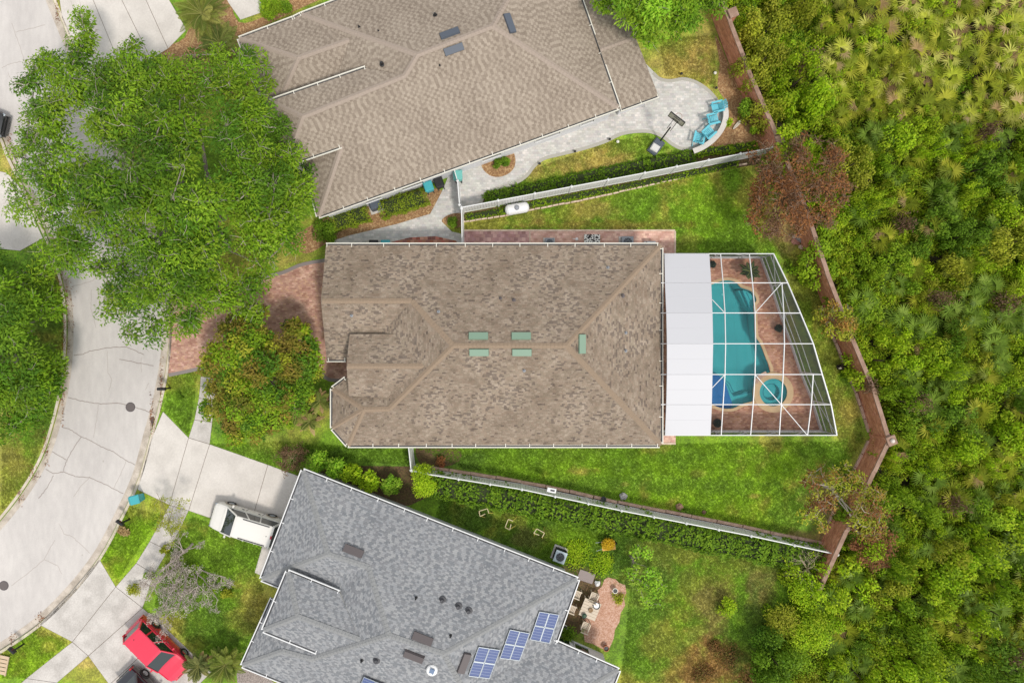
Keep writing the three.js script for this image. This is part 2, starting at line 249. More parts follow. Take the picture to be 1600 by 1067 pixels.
{ // the street: concrete with cracks, tyre polish and joint lines
  const X0 = -34, X1 = 300, Y0 = -60, Y1 = 1110, W = 720, Hc = 2048, cv = document.createElement('canvas'); cv.width = W; cv.height = Hc;
  const g = cv.getContext('2d'), im = g.createImageData(W, Hc), px = (x) => (x - X0) / (X1 - X0) * W, py = (y) => (y - Y0) / (Y1 - Y0) * Hc;
  for (let j = 0; j < Hc; j++) for (let i = 0; i < W; i++) {
    const x = X0 + i / W * (X1 - X0), y = Y0 + j / Hc * (Y1 - Y0), n = fbm(x * 0.012, y * 0.006, 2, 4) * 13 + fbm(x * 0.09, y * 0.03, 5, 3) * 8 + fbm(x * 0.6, y * 0.6, 8, 2) * 7 + R(-5, 5), o = (j * W + i) * 4;
    im.data[o] = 212 + n; im.data[o + 1] = 206 + n; im.data[o + 2] = 201 + n * 0.95; im.data[o + 3] = 255;
  }
  g.putImageData(im, 0, 0); g.lineCap = 'round'; g.lineJoin = 'round';
  const Z = (ox, oy, l) => l.map(([x, y]) => [ox + x / 4, oy + y / 4]);
  const cracks = [
    Z(0, 534, [[450, 85], [500, 80], [550, 60], [640, 40], [780, 30], [850, 62], [890, 80]]), Z(0, 534, [[740, 110], [870, 135], [950, 150]]), Z(0, 534, [[415, 348], [520, 375], [620, 388], [740, 385], [800, 400], [900, 430], [940, 450]]),
    Z(0, 534, [[605, 390], [595, 480], [575, 600]]), Z(0, 534, [[380, 535], [430, 550], [500, 597], [560, 620], [620, 655], [700, 690], [780, 745], [850, 775]]), Z(0, 534, [[500, 597], [440, 680], [400, 760], [385, 810]]), Z(0, 534, [[310, 685], [405, 740]]),
    Z(0, 534, [[275, 795], [320, 825], [390, 815], [460, 845], [550, 850], [640, 890], [760, 950]]), Z(0, 534, [[320, 840], [280, 920], [230, 980]]), Z(0, 534, [[660, 60], [665, 190], [690, 240], [670, 310]]), Z(0, 534, [[780, 745], [740, 840], [700, 920]]), Z(0, 534, [[550, 850], [500, 900], [450, 970]]), Z(0, 534, [[870, 100], [875, 190]]), Z(0, 534, [[920, 260], [900, 300]]),
    Z(0, 800, [[360, 80], [390, 140], [440, 155], [500, 210], [550, 260]]), Z(0, 800, [[330, 180], [290, 250], [265, 300], [350, 340], [375, 390]]), Z(0, 800, [[265, 300], [170, 380], [60, 465]]),
    Z(0, 0, [[85, 195], [150, 180], [270, 150]]), Z(0, 0, [[0, 420], [60, 390], [120, 380]]), Z(0, 0, [[60, 140], [110, 280], [140, 370]]), Z(0, 267, [[410, 730], [560, 690], [620, 650]]), Z(0, 267, [[560, 740], [560, 860], [590, 980]]),
  ];
  cracks.forEach((c, k) => {
    const thin = k === 3 || k >= 9; g.strokeStyle = thin ? 'rgba(140,124,112,0.5)' : 'rgba(112,96,86,0.7)'; g.lineWidth = thin ? 1.2 : 1.5; g.beginPath();
    let first = true;
    for (let i = 0; i < c.length - 1; i++) for (let s = 0; s < 7; s++) { const t = s / 7, x = mix(c[i][0], c[i + 1][0], t) + gauss() * 0.7, y = mix(c[i][1], c[i + 1][1], t) + gauss() * 0.7; first ? g.moveTo(px(x), py(y)) : g.lineTo(px(x), py(y)); first = false; }
    g.lineTo(px(c[c.length - 1][0]), py(c[c.length - 1][1])); g.stroke();
  });
  for (const [x, y, r] of [[159, 721, 1.2], [126, 868, 1]]) { g.fillStyle = 'rgba(150,140,130,0.35)'; g.beginPath(); g.arc(px(x), py(y), px(x + r) - px(x), 0, 7); g.fill(); }
  const t = new THREE.CanvasTexture(cv); t.colorSpace = THREE.SRGBColorSpace; t.wrapS = t.wrapT = THREE.ClampToEdgeWrapping; t.magFilter = THREE.LinearFilter;
  const a = at(X0, Y0), b = at(X1, Y1); t.repeat.set(1 / (b.x - a.x), 1 / (b.z - a.z)); t.offset.set(-a.x / (b.x - a.x), 1 + a.z / (b.z - a.z));
  M.road = new THREE.MeshStandardMaterial({ map: t, color: grey(KA * 0.97), roughness: 0.88, side: THREE.DoubleSide });
}
structure(sheet('road', [...KR, ...KL.slice().reverse()], -0.12, M.road, 0.1));
// strip along a plan line between two offsets (metres, to the right of travel), with edge faces
function ribbon(mb, line, o0, o1, h, drop) {
  const p = line.map(([x, y]) => at(x, y, h)), n = p.map((v, i) => { const d = (p[i + 1] ?? v).clone().sub(p[i - 1] ?? v).normalize(); return V(-d.z, 0, d.x); });
  const A = p.map((v, i) => v.clone().addScaledVector(n[i], o0)), B = p.map((v, i) => v.clone().addScaledVector(n[i], o1)), dn = V(0, -drop, 0);
  for (let i = 0; i < p.length - 1; i++) {
    mb.quad(A[i], A[i + 1], B[i + 1], B[i]);
    if (drop) { mb.quad(A[i].clone().add(dn), A[i + 1].clone().add(dn), A[i + 1], A[i]); mb.quad(B[i], B[i + 1], B[i + 1].clone().add(dn), B[i].clone().add(dn)); }
  }
  return mb;
}
for (const [line, s] of [[KL, -1], [KR, 1]]) {
  structure(ribbon(new MB(), line, -0.02 * s, -0.2 * s, 0.03, 0.16).build('kerb', M.kerb));
  structure(ribbon(new MB(), line, -0.02 * s, 0.48 * s, -0.115, 0).build('gutter_strip', M.gutterPan));
}
{ // leaf litter lying in the gutters
  const mb = new MB();
  const spots = [[103, 470, 12, 60], [100, 520, 6, 60], [92, 440, 10, 20], [52, 740, 8, 18], [30, 775, 6, 14], [84, 380, 12, 20], [238, 662, 5, 14], [60, 968, 8, 12], [18, 1000, 8, 10], [95, 600, 4, 60], [70, 700, 4, 30], [235, 650, 3, 30], [12, 225, 6, 16], [88, 20, 3, 20], [250, 600, 3, 40], [193, 830, 8, 6]];
  for (const [x, y, rx, ry] of spots) for (let i = 0; i < 16 + ry * 2; i++) {
    const c = at(x + gauss() * rx, y + gauss() * ry, 0); c.y = -0.105 + R(0, 0.03); let ok = inside(c.x * F / H + 800, c.z * F / H + 533.5, [...KR, ...KL.slice().reverse()]); if (!ok) c.y = 0.04;
    const a = R(0, 6.3), l = R(0.04, 0.1), w = l * 0.45, t = pick([[120, 74, 44], [150, 96, 58], [96, 62, 42], [168, 112, 66]]).map((q) => lin(q) * KA), d = V(Math.cos(a) * l, R(-0.01, 0.02), Math.sin(a) * l), e = V(-Math.sin(a) * w, 0, Math.cos(a) * w);
    mb.tri(c.clone().sub(d), c.clone().add(e), c.clone().add(d), null, t);
  }
  tag(mb.build('leaf_litter', M.wood), 'brown fallen leaves lying along the street gutters', 'litter', null, 'stuff');
}
// slabs of concrete with open joints
function slabs(name, polys, mat, h = 0.03, gap = 0.017) {
  const g = new THREE.Group(); g.name = numbered(name); g.userData.kind = 'structure'; scene.add(g);
  const base = new MB(); for (const p of polys) base.plate(plan(p, 0.006), 0); base.build('joint_filler', M.joint, g);
  for (const p of polys) {
    const q = plan(p, h), n = q.length, area = THREE.ShapeUtils.area(q.map((v) => new THREE.Vector2(v.x, v.z))) > 0 ? 1 : -1;
    const out = q.map((v, i) => { const a = q[(i + n - 1) % n], b = q[(i + 1) % n], d0 = v.clone().sub(a).normalize(), d1 = b.clone().sub(v).normalize(), n0 = V(-d0.z, 0, d0.x), n1 = V(-d1.z, 0, d1.x), m = n0.add(n1); m.multiplyScalar(1 / Math.max(0.4, m.length() ** 2 / 2)); return v.clone().addScaledVector(m, gap * area); });
    new MB().plate(out, 0.06).build('slab', mat, g);
  }
  return g;
}
slabs('driveway', [ // north house
  [[84, -60], [96, 28], [136, 120], [190, 110], [120, -60]], [[120, -60], [190, 110], [235, 92], [160, -60]], [[160, -60], [235, 92], [262, 76], [200, -60]], [[200, -60], [262, 76], [291, 46], [252, -20], [236, -60]], [[236, -60], [252, -20], [300, -60]],
], M.concrete);
slabs('entry_walk', [[[340, -30], [356, 4], [375, 31], [412, 18], [400, -30]]], M.concrete);
slabs('driveway', [ // grey house, apron to garage
  [[254, 643], [294, 684], [264, 789], [214, 765], [234, 690]], [[294, 684], [327, 694], [294, 798], [264, 789]], [[327, 694], [418, 726], [388, 830], [294, 798]], [[418, 726], [478, 748], [440, 860], [388, 830]], [[410, 850], [440, 860], [420, 905], [397, 895]],
], M.concrete);
slabs('driveway', [ // house below
  [[154, 873], [180, 917], [112, 1003], [60, 976], [108, 928]], [[180, 917], [222, 950], [137, 1025], [112, 1003]], [[222, 950], [262, 985], [170, 1070], [137, 1025]], [[262, 985], [330, 1050], [230, 1150], [170, 1070]],
], M.concreteOld);
slabs('driveway', [[[-80, 250], [10, 270], [30, 292], [66, 372], [30, 392], [-80, 380]]], M.concrete);
slabs('sidewalk', [
  [[313, 588], [339, 592], [337, 606], [312, 603]], [[312, 603], [337, 606], [334, 626], [310, 622]], [[310, 622], [334, 626], [331, 660], [303, 656]], [[303, 656], [331, 660], [327, 694], [294, 684]],
], M.concreteOld);
slabs('sidewalk', [
  [[264, 789], [294, 798], [280, 828], [250, 815]], [[250, 815], [280, 828], [262, 860], [233, 846]], [[233, 846], [262, 860], [240, 897], [212, 880]], [[212, 880], [240, 897], [222, 950], [180, 917]],
], M.concreteOld);
slabs('sidewalk', [[[112, 1003], [137, 1025], [88, 1067], [40, 1060]], [[40, 1060], [88, 1067], [60, 1096], [0, 1096]]], M.concreteOld);
// brick driveway of the tan house with a grey border
{
  const up = curve([[264, 470], [320, 452], [380, 442], [415, 434], [442, 428], [470, 416], [512, 408]], false, 3), lo = curve([[545, 592], [512, 590], [500, 578], [440, 578], [380, 572], [330, 566], [312, 573], [262, 584]], false, 3);
  const g = new THREE.Group(); g.name = numbered('driveway'); g.userData.kind = 'structure'; scene.add(g);
  new MB().plate(plan([...up, [545, 408], ...lo], 0.03), 0.06).build('brick_paving', M.paver, g);
  ribbon(ribbon(new MB(), up, -0.22, 0.02, 0.038, 0.05), lo, -0.22, 0.02, 0.038, 0.05).build('border_course', paint(150, 140, 136, { roughness: 0.9 }), g);
}
// beds and other ground covers
const bed = (name, pts, mat, h = 0.012) => structure(sheet(name, curve(pts, true, 4), h, mat, 0.02));
bed('mulch_bed', [[250, 80], [288, 58], [300, 0], [300, -40], [350, -30], [372, 34], [420, 22], [500, -30], [530, -20], [380, 66], [398, 122], [340, 150], [280, 120]], M.mulch);
bed('mulch_bed', [[486, 352], [600, 308], [694, 298], [674, 336], [620, 352], [545, 370], [515, 378], [478, 396], [450, 380]], M.mulch);
bed('mulch_bed', [[1118, 55], [1150, 127], [1194, 228], [1120, 242], [1086, 238], [1112, 222], [1134, 200], [1138, 165], [1122, 138], [1125, 100]], M.mulch);
bed('mulch_bed', [[752, 256], [756, 266], [768, 275], [782, 276], [796, 270], [804, 260], [805, 246], [800, 236], [756, 248]], M.mulch, 0.05);
bed('soil_bed', [[690, 345], [700, 336], [722, 334], [722, 352], [708, 356]], M.mulch, 0.05);
structure(sheet('soil_bed', [[724, 333], [1000, 281], [1192, 242], [1186, 256], [1000, 291], [724, 346]], 0.012, M.soil, 0.02));
structure(sheet('soil_bed', [[752, 308], [860, 284], [1000, 252], [1180, 222], [1196, 240], [1000, 278], [752, 326]], 0.012, M.soil, 0.02));
structure(sheet('soil_bed', [[668, 729], [815, 752], [965, 784], [1160, 822], [1290, 850], [1280, 872], [1100, 842], [960, 820], [800, 780], [690, 766], [640, 790], [600, 790], [480, 742], [484, 722], [560, 728]], 0.012, M.soil, 0.02));
bed('soil_bed', [[650, 700], [720, 704], [716, 722], [660, 728]], M.soil);
bed('soil_bed', [[862, 900], [900, 880], [940, 905], [905, 990], [860, 1000]], M.soil); bed('gravel_bed', [[372, 1044], [420, 1060], [440, 1090], [380, 1090]], M.gravel, 0.02);
structure(sheet('forest_floor', [[1130, -200], [1128, 60], [1160, 127], [1203, 226], [1250, 345], [1310, 515], [1370, 682], [1275, 895], [1180, 1240], [2300, 1240], [2300, -200]], -0.01, M.forest, 0.1));
// paved patio and side path behind the north house
{
  const edge = curve([[1022, 112], [1032, 121], [1048, 124], [1068, 121], [1088, 126], [1108, 139], [1122, 155], [1130, 172], [1131, 190], [1124, 206], [1108, 222], [1086, 232], [1066, 234], [1050, 227], [1036, 216], [1018, 208], [998, 207], [972, 211], [946, 223], [912, 234], [876, 243], [850, 250], [836, 261], [824, 276], [804, 289], [774, 297], [758, 306], [752, 318], [736, 326]], false, 4);
  const path = [...edge, [724, 331], [722, 345], [712, 352], [690, 346], [706, 362], [724, 366], [724, 388], [515, 388], [514, 378], [545, 368], [620, 350], [672, 334], [690, 300], [706, 262], [960, 150], [1010, 100]];
  const g = new THREE.Group(); g.name = numbered('patio'); g.userData.kind = 'structure'; scene.add(g);
  new MB().plate(plan(path, 0.03), 0.05).build('stone_paving', M.stone, g);
  ribbon(new MB(), edge, -0.02, 0.2, 0.042, 0.06).build('border_course', paint(188, 184, 172, { roughness: 0.9 }), g);
}
structure(sheet('block_paving', [[606, 388], [612, 378], [640, 371], [680, 369], [712, 376], [722, 388]], 0.044, M.redblock, 0.03));
{
  const g = new THREE.Group(); g.name = numbered('side_walk'); g.userData.kind = 'structure'; scene.add(g);
  new MB().plate(plan([[725, 361], [827, 361], [827, 395], [725, 395]], 0.03), 0.05).build('paving', blocks({ size: 2.4, rows: 10, cols: 9, joint: 2, vary: 16, low: 30, tones: [[206, 160, 152], [196, 148, 142], [214, 172, 160], [184, 140, 136]], grout: [180, 144, 136] }), g);
  new MB().plate(plan([[829, 361], [1054, 361], [1054, 402], [829, 402]], 0.03), 0.05).build('paving', M.pinkwalk, g);
  new MB().plate(plan([[1030, 402], [1054, 402], [1056, 694], [1030, 694]], 0.028), 0.05).build('paving', M.pinkwalk, g);
  const b = new MB(); b.beam(at(725, 360, 0.035), at(1055, 360, 0.035), 0.12, 0.05).beam(at(828, 361, 0.036), at(828, 395, 0.036), 0.09, 0.05).beam(at(1055, 361, 0.035), at(1055, 400, 0.035), 0.12, 0.05).beam(at(1030, 693, 0.036), at(1056, 693, 0.036), 0.14, 0.05); b.build('border_course', M.edgingLight, g);
}
structure(sheet('flagstone_patio', [[944, 906], [950, 902], [962, 905], [968, 911], [977, 914], [979, 926], [975, 934], [977, 946], [970, 958], [968, 972], [961, 984], [959, 998], [953, 1012], [941, 1014], [926, 1006], [914, 1003], [912, 990], [920, 976], [913, 968], [926, 950], [935, 938], [934, 922], [941, 916]], 0.03, M.flagstone, 0.05));

// ---------------------------------------------------------------- houses
const EYE = V(0, H, 0);
function planeOf(face) { const p = face.map((q) => at(...q)), n = V(0, 0, 0); for (let i = 0; i < p.length; i++) { const a = p[i], b = p[(i + 1) % p.length]; n.x += (a.y - b.y) * (a.z + b.z); n.y += (a.z - b.z) * (a.x + b.x); n.z += (a.x - b.x) * (a.y + b.y); } n.normalize(); if (n.y < 0) n.negate(); const c = p.reduce((s, v) => s.add(v), V(0, 0, 0)).multiplyScalar(1 / p.length); return { n, c }; }
function onPlane(x, y, face) { const { n, c } = planeOf(face), d = at(x, y, 0).sub(EYE); return EYE.clone().addScaledVector(d, c.clone().sub(EYE).dot(n) / d.dot(n)); }
function roofMesh(faces, mat, parent) {
  const mb = new MB(), so = new MB();
  for (const f of faces) {
    const p = f.map((q) => at(...q)), { n } = planeOf(f), u = V(n.z, 0, -n.x).normalize(), v = n.clone().cross(u), c2 = p.map((q) => new THREE.Vector2(q.x, q.z)), dn = V(0, -0.12, 0), off = R(0, 5);
    if (v.y < 0) { u.negate(); v.negate(); }
    const uv = (q) => [q.dot(u) + off, q.dot(v) + off];
    for (const [i, j, k] of THREE.ShapeUtils.triangulateShape(c2, [])) { let a = p[i], b = p[j], c = p[k]; if (b.clone().sub(a).cross(c.clone().sub(a)).y < 0) [b, c] = [c, b]; mb.tri(a, b, c, [uv(a), uv(b), uv(c)]); so.tri(a.clone().add(dn), c.clone().add(dn), b.clone().add(dn)); }
    for (let i = 0; i < p.length; i++) { const a = p[i], b = p[(i + 1) % p.length]; so.quad(a.clone().add(V(0, -0.01, 0)), a.clone().add(dn), b.clone().add(dn), b.clone().add(V(0, -0.01, 0))); }
  }
  const r = mb.build('roof', mat, parent); so.build('soffit', M.cream, r); return r;
}
function ridgeCaps(lines, mat, parent, w = 0.17) {
  for (const [a, b] of lines) {
    const p = at(...a), q = at(...b), d = q.clone().sub(p), L = d.length(), mb = new MB(); d.normalize(); const s = V(-d.z, 0, d.x).normalize(), n = Math.max(1, Math.round(L / 0.24));
    for (let i = 0; i < n; i++) {
      const o = p.clone().addScaledVector(d, i * L / n + R(-0.02, 0.02)), e = p.clone().addScaledVector(d, (i + 1.12) * L / n), j = R(-0.012, 0.012), up = (v, k) => v.clone().add(V(0, k, 0));
      const A = up(o, 0.05), B = up(e, 0.026), Al = up(o, -0.02).addScaledVector(s, w + j), Ar = up(o, -0.02).addScaledVector(s, -w + j), Bl = up(e, -0.035).addScaledVector(s, w), Br = up(e, -0.035).addScaledVector(s, -w);
      mb.quad(A, B, Bl, Al).quad(B, A, Ar, Br).tri(A, Al, Ar);
    }
    mb.build('ridge_cap', mat, parent);
  }
}
function gutters(edges, centre, parent, mat = M.white) {
  const cc = at(...centre);
  for (const [a, b] of edges) {
    const p = at(...a), q = at(...b), d = q.clone().sub(p), L = d.length(); d.normalize(); const n = V(-d.z, 0, d.x).normalize(); if (n.dot(p.clone().add(q).multiplyScalar(0.5).sub(cc)) < 0) n.negate();
    const o = (v, k, y) => v.clone().addScaledVector(n, k).add(V(0, y, 0)), mb = new MB(), tr = new MB();
    mb.beam(o(p, 0.125, -0.03), o(q, 0.125, -0.03), 0.06, 0.11); mb.beam(o(p, -0.01, -0.075), o(q, -0.01, -0.075), 0.02, 0.1);
    const k = Math.max(1, Math.round(L / 1.75)); for (let i = 0; i <= k; i++) { const c = p.clone().addScaledVector(d, clamp(i / k * L + R(-0.15, 0.15), 0.06, L - 0.06)); mb.beam(o(c, -0.12, 0.035), o(c, 0.12, 0.012), 0.045, 0.012); }
    mb.build('gutter', mat, parent); tr.beam(o(p, 0.06, -0.07), o(q, 0.06, -0.07), 0.11, 0.02).build('gutter_trough', M.darkgrey, parent);
  }
}
function insetWorld(pts, d) { const n = pts.length, ar = THREE.ShapeUtils.area(pts.map((v) => new THREE.Vector2(v.x, v.z))) > 0 ? 1 : -1; return pts.map((v, i) => { const a = pts[(i + n - 1) % n], b = pts[(i + 1) % n], d0 = v.clone().sub(a).setY(0).normalize(), d1 = b.clone().sub(v).setY(0).normalize(), m = V(-d0.z, 0, d0.x).add(V(-d1.z, 0, d1.x)); m.multiplyScalar(1 / Math.max(0.5, m.lengthSq() / 2)); return v.clone().addScaledVector(m, d * ar); }); }
function walls(pts, h, d, h0, h1, parent, name = 'wall') { const q = insetWorld(pts.map(([x, y]) => at(x, y, h)), d).map((v) => v.setY(h1)); new MB().plate(q, h1 - h0).build(name, M.wallPaint, parent); return q; }
// box lying on a roof plane: centre, plane normal, direction of its length
function onSlope(mb, c, n, dir, s, lift = 0) {
  const z = dir.clone().addScaledVector(n, -dir.dot(n)).normalize(), x = n.clone().cross(z).normalize(), f = (a, b, e) => c.clone().addScaledVector(z, a * s[0] / 2).addScaledVector(n, lift + b * s[1]).addScaledVector(x, e * s[2] / 2);
  const q = [[-1, -1], [1, -1], [1, 1], [-1, 1]], A = q.map(([a, e]) => f(a, 0, e)), B = q.map(([a, e]) => f(a * 0.97, 1, e * 0.94));
  for (let i = 0; i < 4; i++) { const j = (i + 1) % 4; mb.quad(A[i], A[j], B[j], B[i]); } mb.quad(B[0], B[1], B[2], B[3], [[0, 0], [1, 0], [1, 1], [0, 1]]).quad(A[3], A[2], A[1], A[0]); return mb;
}
const dirOf = (x0, y0, x1, y1) => V(x1 - x0, 0, y1 - y0).normalize();
function pipes(list, parent) { for (const [x, y, f, r, h, m] of list) { const c = onPlane(x, y, f); new MB().lathe(c, [[r * 2.2, -0.03], [r * 2.1, 0.02], [r * 1.2, 0.04], [r, 0.06], [r, h], [r * 0.7, h + 0.02], [0, h]], 10).build('vent_pipe', m ?? M.black, parent); } }
function wallWindow(a, b, t, y0, y1, w, out, parent) { // window on the wall from a to b, t along it
  const d = b.clone().sub(a).setY(0), L = d.length(); d.normalize(); const n = V(-d.z, 0, d.x).multiplyScalar(out), c = a.clone().setY(0).addScaledVector(d, t * L), P = (s, y, k) => c.clone().addScaledVector(d, s).addScaledVector(n, k).setY(y), fr = new MB();
  fr.beam(P(-w / 2, y0, 0.03), P(w / 2, y0, 0.03), 0.08, 0.07).beam(P(-w / 2, y1, 0.03), P(w / 2, y1, 0.03), 0.08, 0.07).beam(P(-w / 2, y0, 0.03), P(-w / 2, y1, 0.03), 0.07).beam(P(w / 2, y0, 0.03), P(w / 2, y1, 0.03), 0.07).beam(P(-w / 2, (y0 + y1) / 2, 0.025), P(w / 2, (y0 + y1) / 2, 0.025), 0.05);
  const win = fr.build('window', M.white, parent); new MB().quad(P(-w / 2, y0, 0.015), P(w / 2, y0, 0.015), P(w / 2, y1, 0.015), P(-w / 2, y1, 0.015)).build('pane', M.glass, win);
}
// --- tan house in the middle
const E = 2.9;
{
  const h = thing('tan_house', 'house in the middle with weathered brown shingle roof and green roof vents', 'house');
  const fN = [[509, 383, E], [1033, 383, E], [885, 540, 5.05], [708, 540, 5.05], [643, 470, 4.12], [501, 470, 4.12]], fE = [[1033, 383, E], [1033, 695, E], [885, 540, 5.05]];
  const fS = [[1033, 695, E], [543, 696, E], [568, 640, 3.7], [608, 639, 3.7], [708, 540, 5.05], [885, 540, 5.05]], fG = [[501, 470, 4.12], [643, 470, 4.12], [558, 562, E], [510, 562, E]], fW = [[643, 470, 4.12], [708, 540, 5.05], [608, 639, 3.7], [572, 600, 3.15], [558, 562, E]];
  const dN = [[546, 522, 3.76], [616, 522, 3.76], [662, 572, 4.42], [541, 572, 4.42]], dS = [[541, 572, 4.42], [662, 572, 4.42], [604, 621, 3.76], [545, 619, 3.76]];
  roofMesh([fN, fE, fS, fG, fW, [[543, 696, E], [519, 669, E], [568, 640, 3.7]], [[519, 669, E], [519, 607, E], [568, 640, 3.7]], [[519, 607, E], [541, 590, E], [568, 640, 3.7]], [[568, 640, 3.7], [541, 590, E], [572, 600, 3.15], [608, 639, 3.7]], dN, dS], M.roofMain, h);
  ridgeCaps([[[503, 470, 4.12], [643, 470, 4.12]], [[643, 470, 4.12], [708, 540, 5.05]], [[708, 540, 5.05], [885, 540, 5.05]], [[1033, 383, E], [885, 540, 5.05]], [[1033, 695, E], [885, 540, 5.05]], [[608, 639, 3.7], [708, 540, 5.05]], [[568, 640, 3.7], [608, 639, 3.7]], [[543, 696, E], [568, 640, 3.7]], [[519, 669, E], [568, 640, 3.7]], [[519, 607, E], [568, 640, 3.7]], [[542, 572, 4.42], [662, 572, 4.42]]], M.capMain, h);
  gutters([[[509, 383, E], [1029, 383, E]], [[1033, 387, E], [1033, 693, E]], [[543, 696, E], [1031, 696, E]], [[543, 696, E], [519, 669, E]], [[519, 669, E], [519, 607, E]], [[519, 607, E], [540, 591, E]], [[510, 562, E], [540, 562, E]]], [760, 540, E], h, M.cream);
  walls([[509, 383], [1033, 383], [1033, 695], [543, 696], [519, 669], [519, 607], [541, 590], [541, 562], [510, 562]], E, 0.5, 0, 2.8, h);
  walls([[546, 522], [640, 522], [640, 619], [546, 619]], 3.76, 0.25, 2.4, 3.66, h, 'dormer_wall');
  { const a = at(545, 524, 3.74), b = at(545, 618, 3.74), c = at(541, 572, 4.38).add(V(0.12, -0.06, 0)); new MB().tri(a.add(V(0.25, 0, 0)), b.add(V(0.25, 0, 0)), c.add(V(0.1, 0, 0))).build('gable_wall', M.wallPaint, h); const d = at(509, 388, 2.85), e = at(510, 560, 2.85), f = at(501, 470, 4.06); new MB().tri(d.add(V(0.35, 0, 0)), e.add(V(0.35, 0, 0)), f.add(V(0.35, 0, 0))).build('gable_wall', M.wallPaint, h); }
  { const x = at(510, 0, E).x + 0.49, mb = new MB(); for (let i = 0; i < 4; i++) mb.box(V(x, 0.32 + i * 0.56, -2.6), [0.05, 0.53, 4.9], 0, 0.01); mb.build('garage_door', M.white, h); }
  for (const [x, y, f, dx, dy] of [[747.5, 525.5, fN, 1, 0], [814.5, 525.5, fN, 1, 0], [748.5, 550, fS, 1, 0], [815.5, 550, fS, 1, 0], [909, 537.5, fE, 0, 1]]) onSlope(new MB(), onPlane(x, y, f), planeOf(f).n, V(dx, 0, dy), [1.22, 0.16, 0.46]).build('roof_vent', M.greenVent, h);
  pipes([[685, 487, fN, 0.05, 0.35, M.midgrey], [950, 418, fN, 0.05, 0.4, M.midgrey], [803, 469, fN, 0.06, 0.25, M.brownVent], [782, 466, fN, 0.05, 0.22, M.brownVent], [973, 462, fE, 0.07, 0.25, M.brownVent], [978, 548, fE, 0.05, 0.25, M.midgrey], [978, 520, fE, 0.05, 0.2, M.midgrey], [819, 579, fS, 0.05, 0.25, M.midgrey], [549, 493, fG, 0.05, 0.2, M.midgrey]], h);
}
// --- north house
{
  const h = thing('north_house', 'pinkish tan shingle roofed house at the top with white side wall', 'house');
  const fS = [[497, 338, E], [967, 168, E], [770, 40, 5.4], [652, 85, 5.4], [632, 118, 5.06], [472, 182, 5.0], [445, 258, 4.16], [533, 228, 4.16]], fN = [[470, 22, E], [652, 85, 5.4], [770, 40, 5.4], [864, -128, E]], fE = [[967, 168, E], [864, -128, E], [770, 40, 5.4]];
  const fW = [[652, 85, 5.4], [470, 22, E], [545, 62, 3.95], [513, 159, E], [575, 140, 4.0], [632, 118, 5.06]], wN = [[472, 182, 5.0], [632, 118, 5.06], [571, 106, 4.45], [421, 158, 4.45]], gN = [[373, 60, E], [458, 28, E], [470, 22, E], [545, 62, 3.95], [465, 90, 3.95]], gW = [[373, 60, E], [465, 90, 3.95], [421, 193, E]], gS = [[465, 90, 3.95], [545, 62, 3.95], [513, 159, E], [421, 193, E]];
  const lW = [[497, 338, E], [474, 252, E], [533, 228, 4.14]], lanS = [[969, 171, 2.55], [1029, 149, 2.55], [993, 57, 3.05], [938, 77, 3.05]], lanN = [[938, 77, 3.05], [993, 57, 3.05], [958, -60, 2.4], [896, -40, 2.4]];
  roofMesh([fS, fN, fE, fW, wN, [[421, 158, 4.45], [472, 182, 5.0], [445, 258, 4.16]], gN, gW, gS, lW, lanS, lanN], M.roofNorth, h);
  ridgeCaps([[[470, 22, E], [652, 85, 5.4]], [[652, 85, 5.4], [770, 40, 5.4]], [[770, 40, 5.4], [864, -128, E]], [[770, 40, 5.4], [967, 168, E]], [[652, 85, 5.4], [632, 118, 5.06]], [[472, 182, 5.0], [632, 118, 5.06]], [[373, 60, E], [465, 90, 3.95]], [[465, 90, 3.95], [545, 62, 3.95]], [[465, 90, 3.95], [421, 193, E]], [[497, 338, E], [533, 228, 4.16]], [[938, 77, 3.05], [993, 57, 3.05]], [[472, 182, 5], [445, 258, 4.16]], [[472, 182, 5], [421, 158, 4.45]]], M.capNorth, h);
  gutters([[[497, 338, E], [967, 168, E]], [[497, 338, E], [474, 252, E]], [[967, 168, E], [864, -128, E]], [[373, 60, E], [458, 28, E]], [[458, 28, E], [470, 22, E]], [[470, 22, E], [864, -128, E]], [[969, 171, 2.55], [1029, 149, 2.55]], [[373, 60, E], [421, 193, E]]], [680, 120, E], h, M.cream);
  gutters([[[445, 258, 4.16], [533, 228, 4.16]]], [520, 190, 4.1], h, M.cream); gutters([[[421, 158, 4.45], [571, 106, 4.45]]], [520, 190, 4.1], h, M.cream);
  const w = walls([[497, 338], [967, 168], [864, -128], [470, 22], [373, 60], [421, 193], [450, 262], [474, 252]], E, 0.26, 0, 2.8, h);
  walls([[449, 250], [533, 224], [590, 126], [424, 166]], 4.3, 0.35, 2.4, 4.05, h, 'upper_wall');
  walls([[969, 171], [1029, 149], [958, -60], [896, -40]], 2.5, 0.35, 0, 2.35, h, 'lanai_wall');
  for (const [t, ww] of [[0.16, 1.2], [0.3, 1.6], [0.58, 1.4], [0.78, 1.8], [0.92, 1.0]]) wallWindow(w[0], w[1], t, 0.9, 2.2, ww, 1, h);
  for (const [x, y, f, dx, dy] of [[703, 53, fN, 47, -17], [709, 77, fS, 47, -17], [796, 37, fE, 17, 47]]) onSlope(new MB(), onPlane(x, y, f), planeOf(f).n, dirOf(0, 0, dx, dy), [1.25, 0.15, 0.45]).build('roof_vent', M.slate, h);
  pipes([[680, 24, fN, 0.07, 0.3], [597, 100, fW, 0.08, 0.3], [561, 42, fN, 0.04, 0.2], [591, 48, fN, 0.03, 0.15], [687, 102, fS, 0.03, 0.15]], h);
}
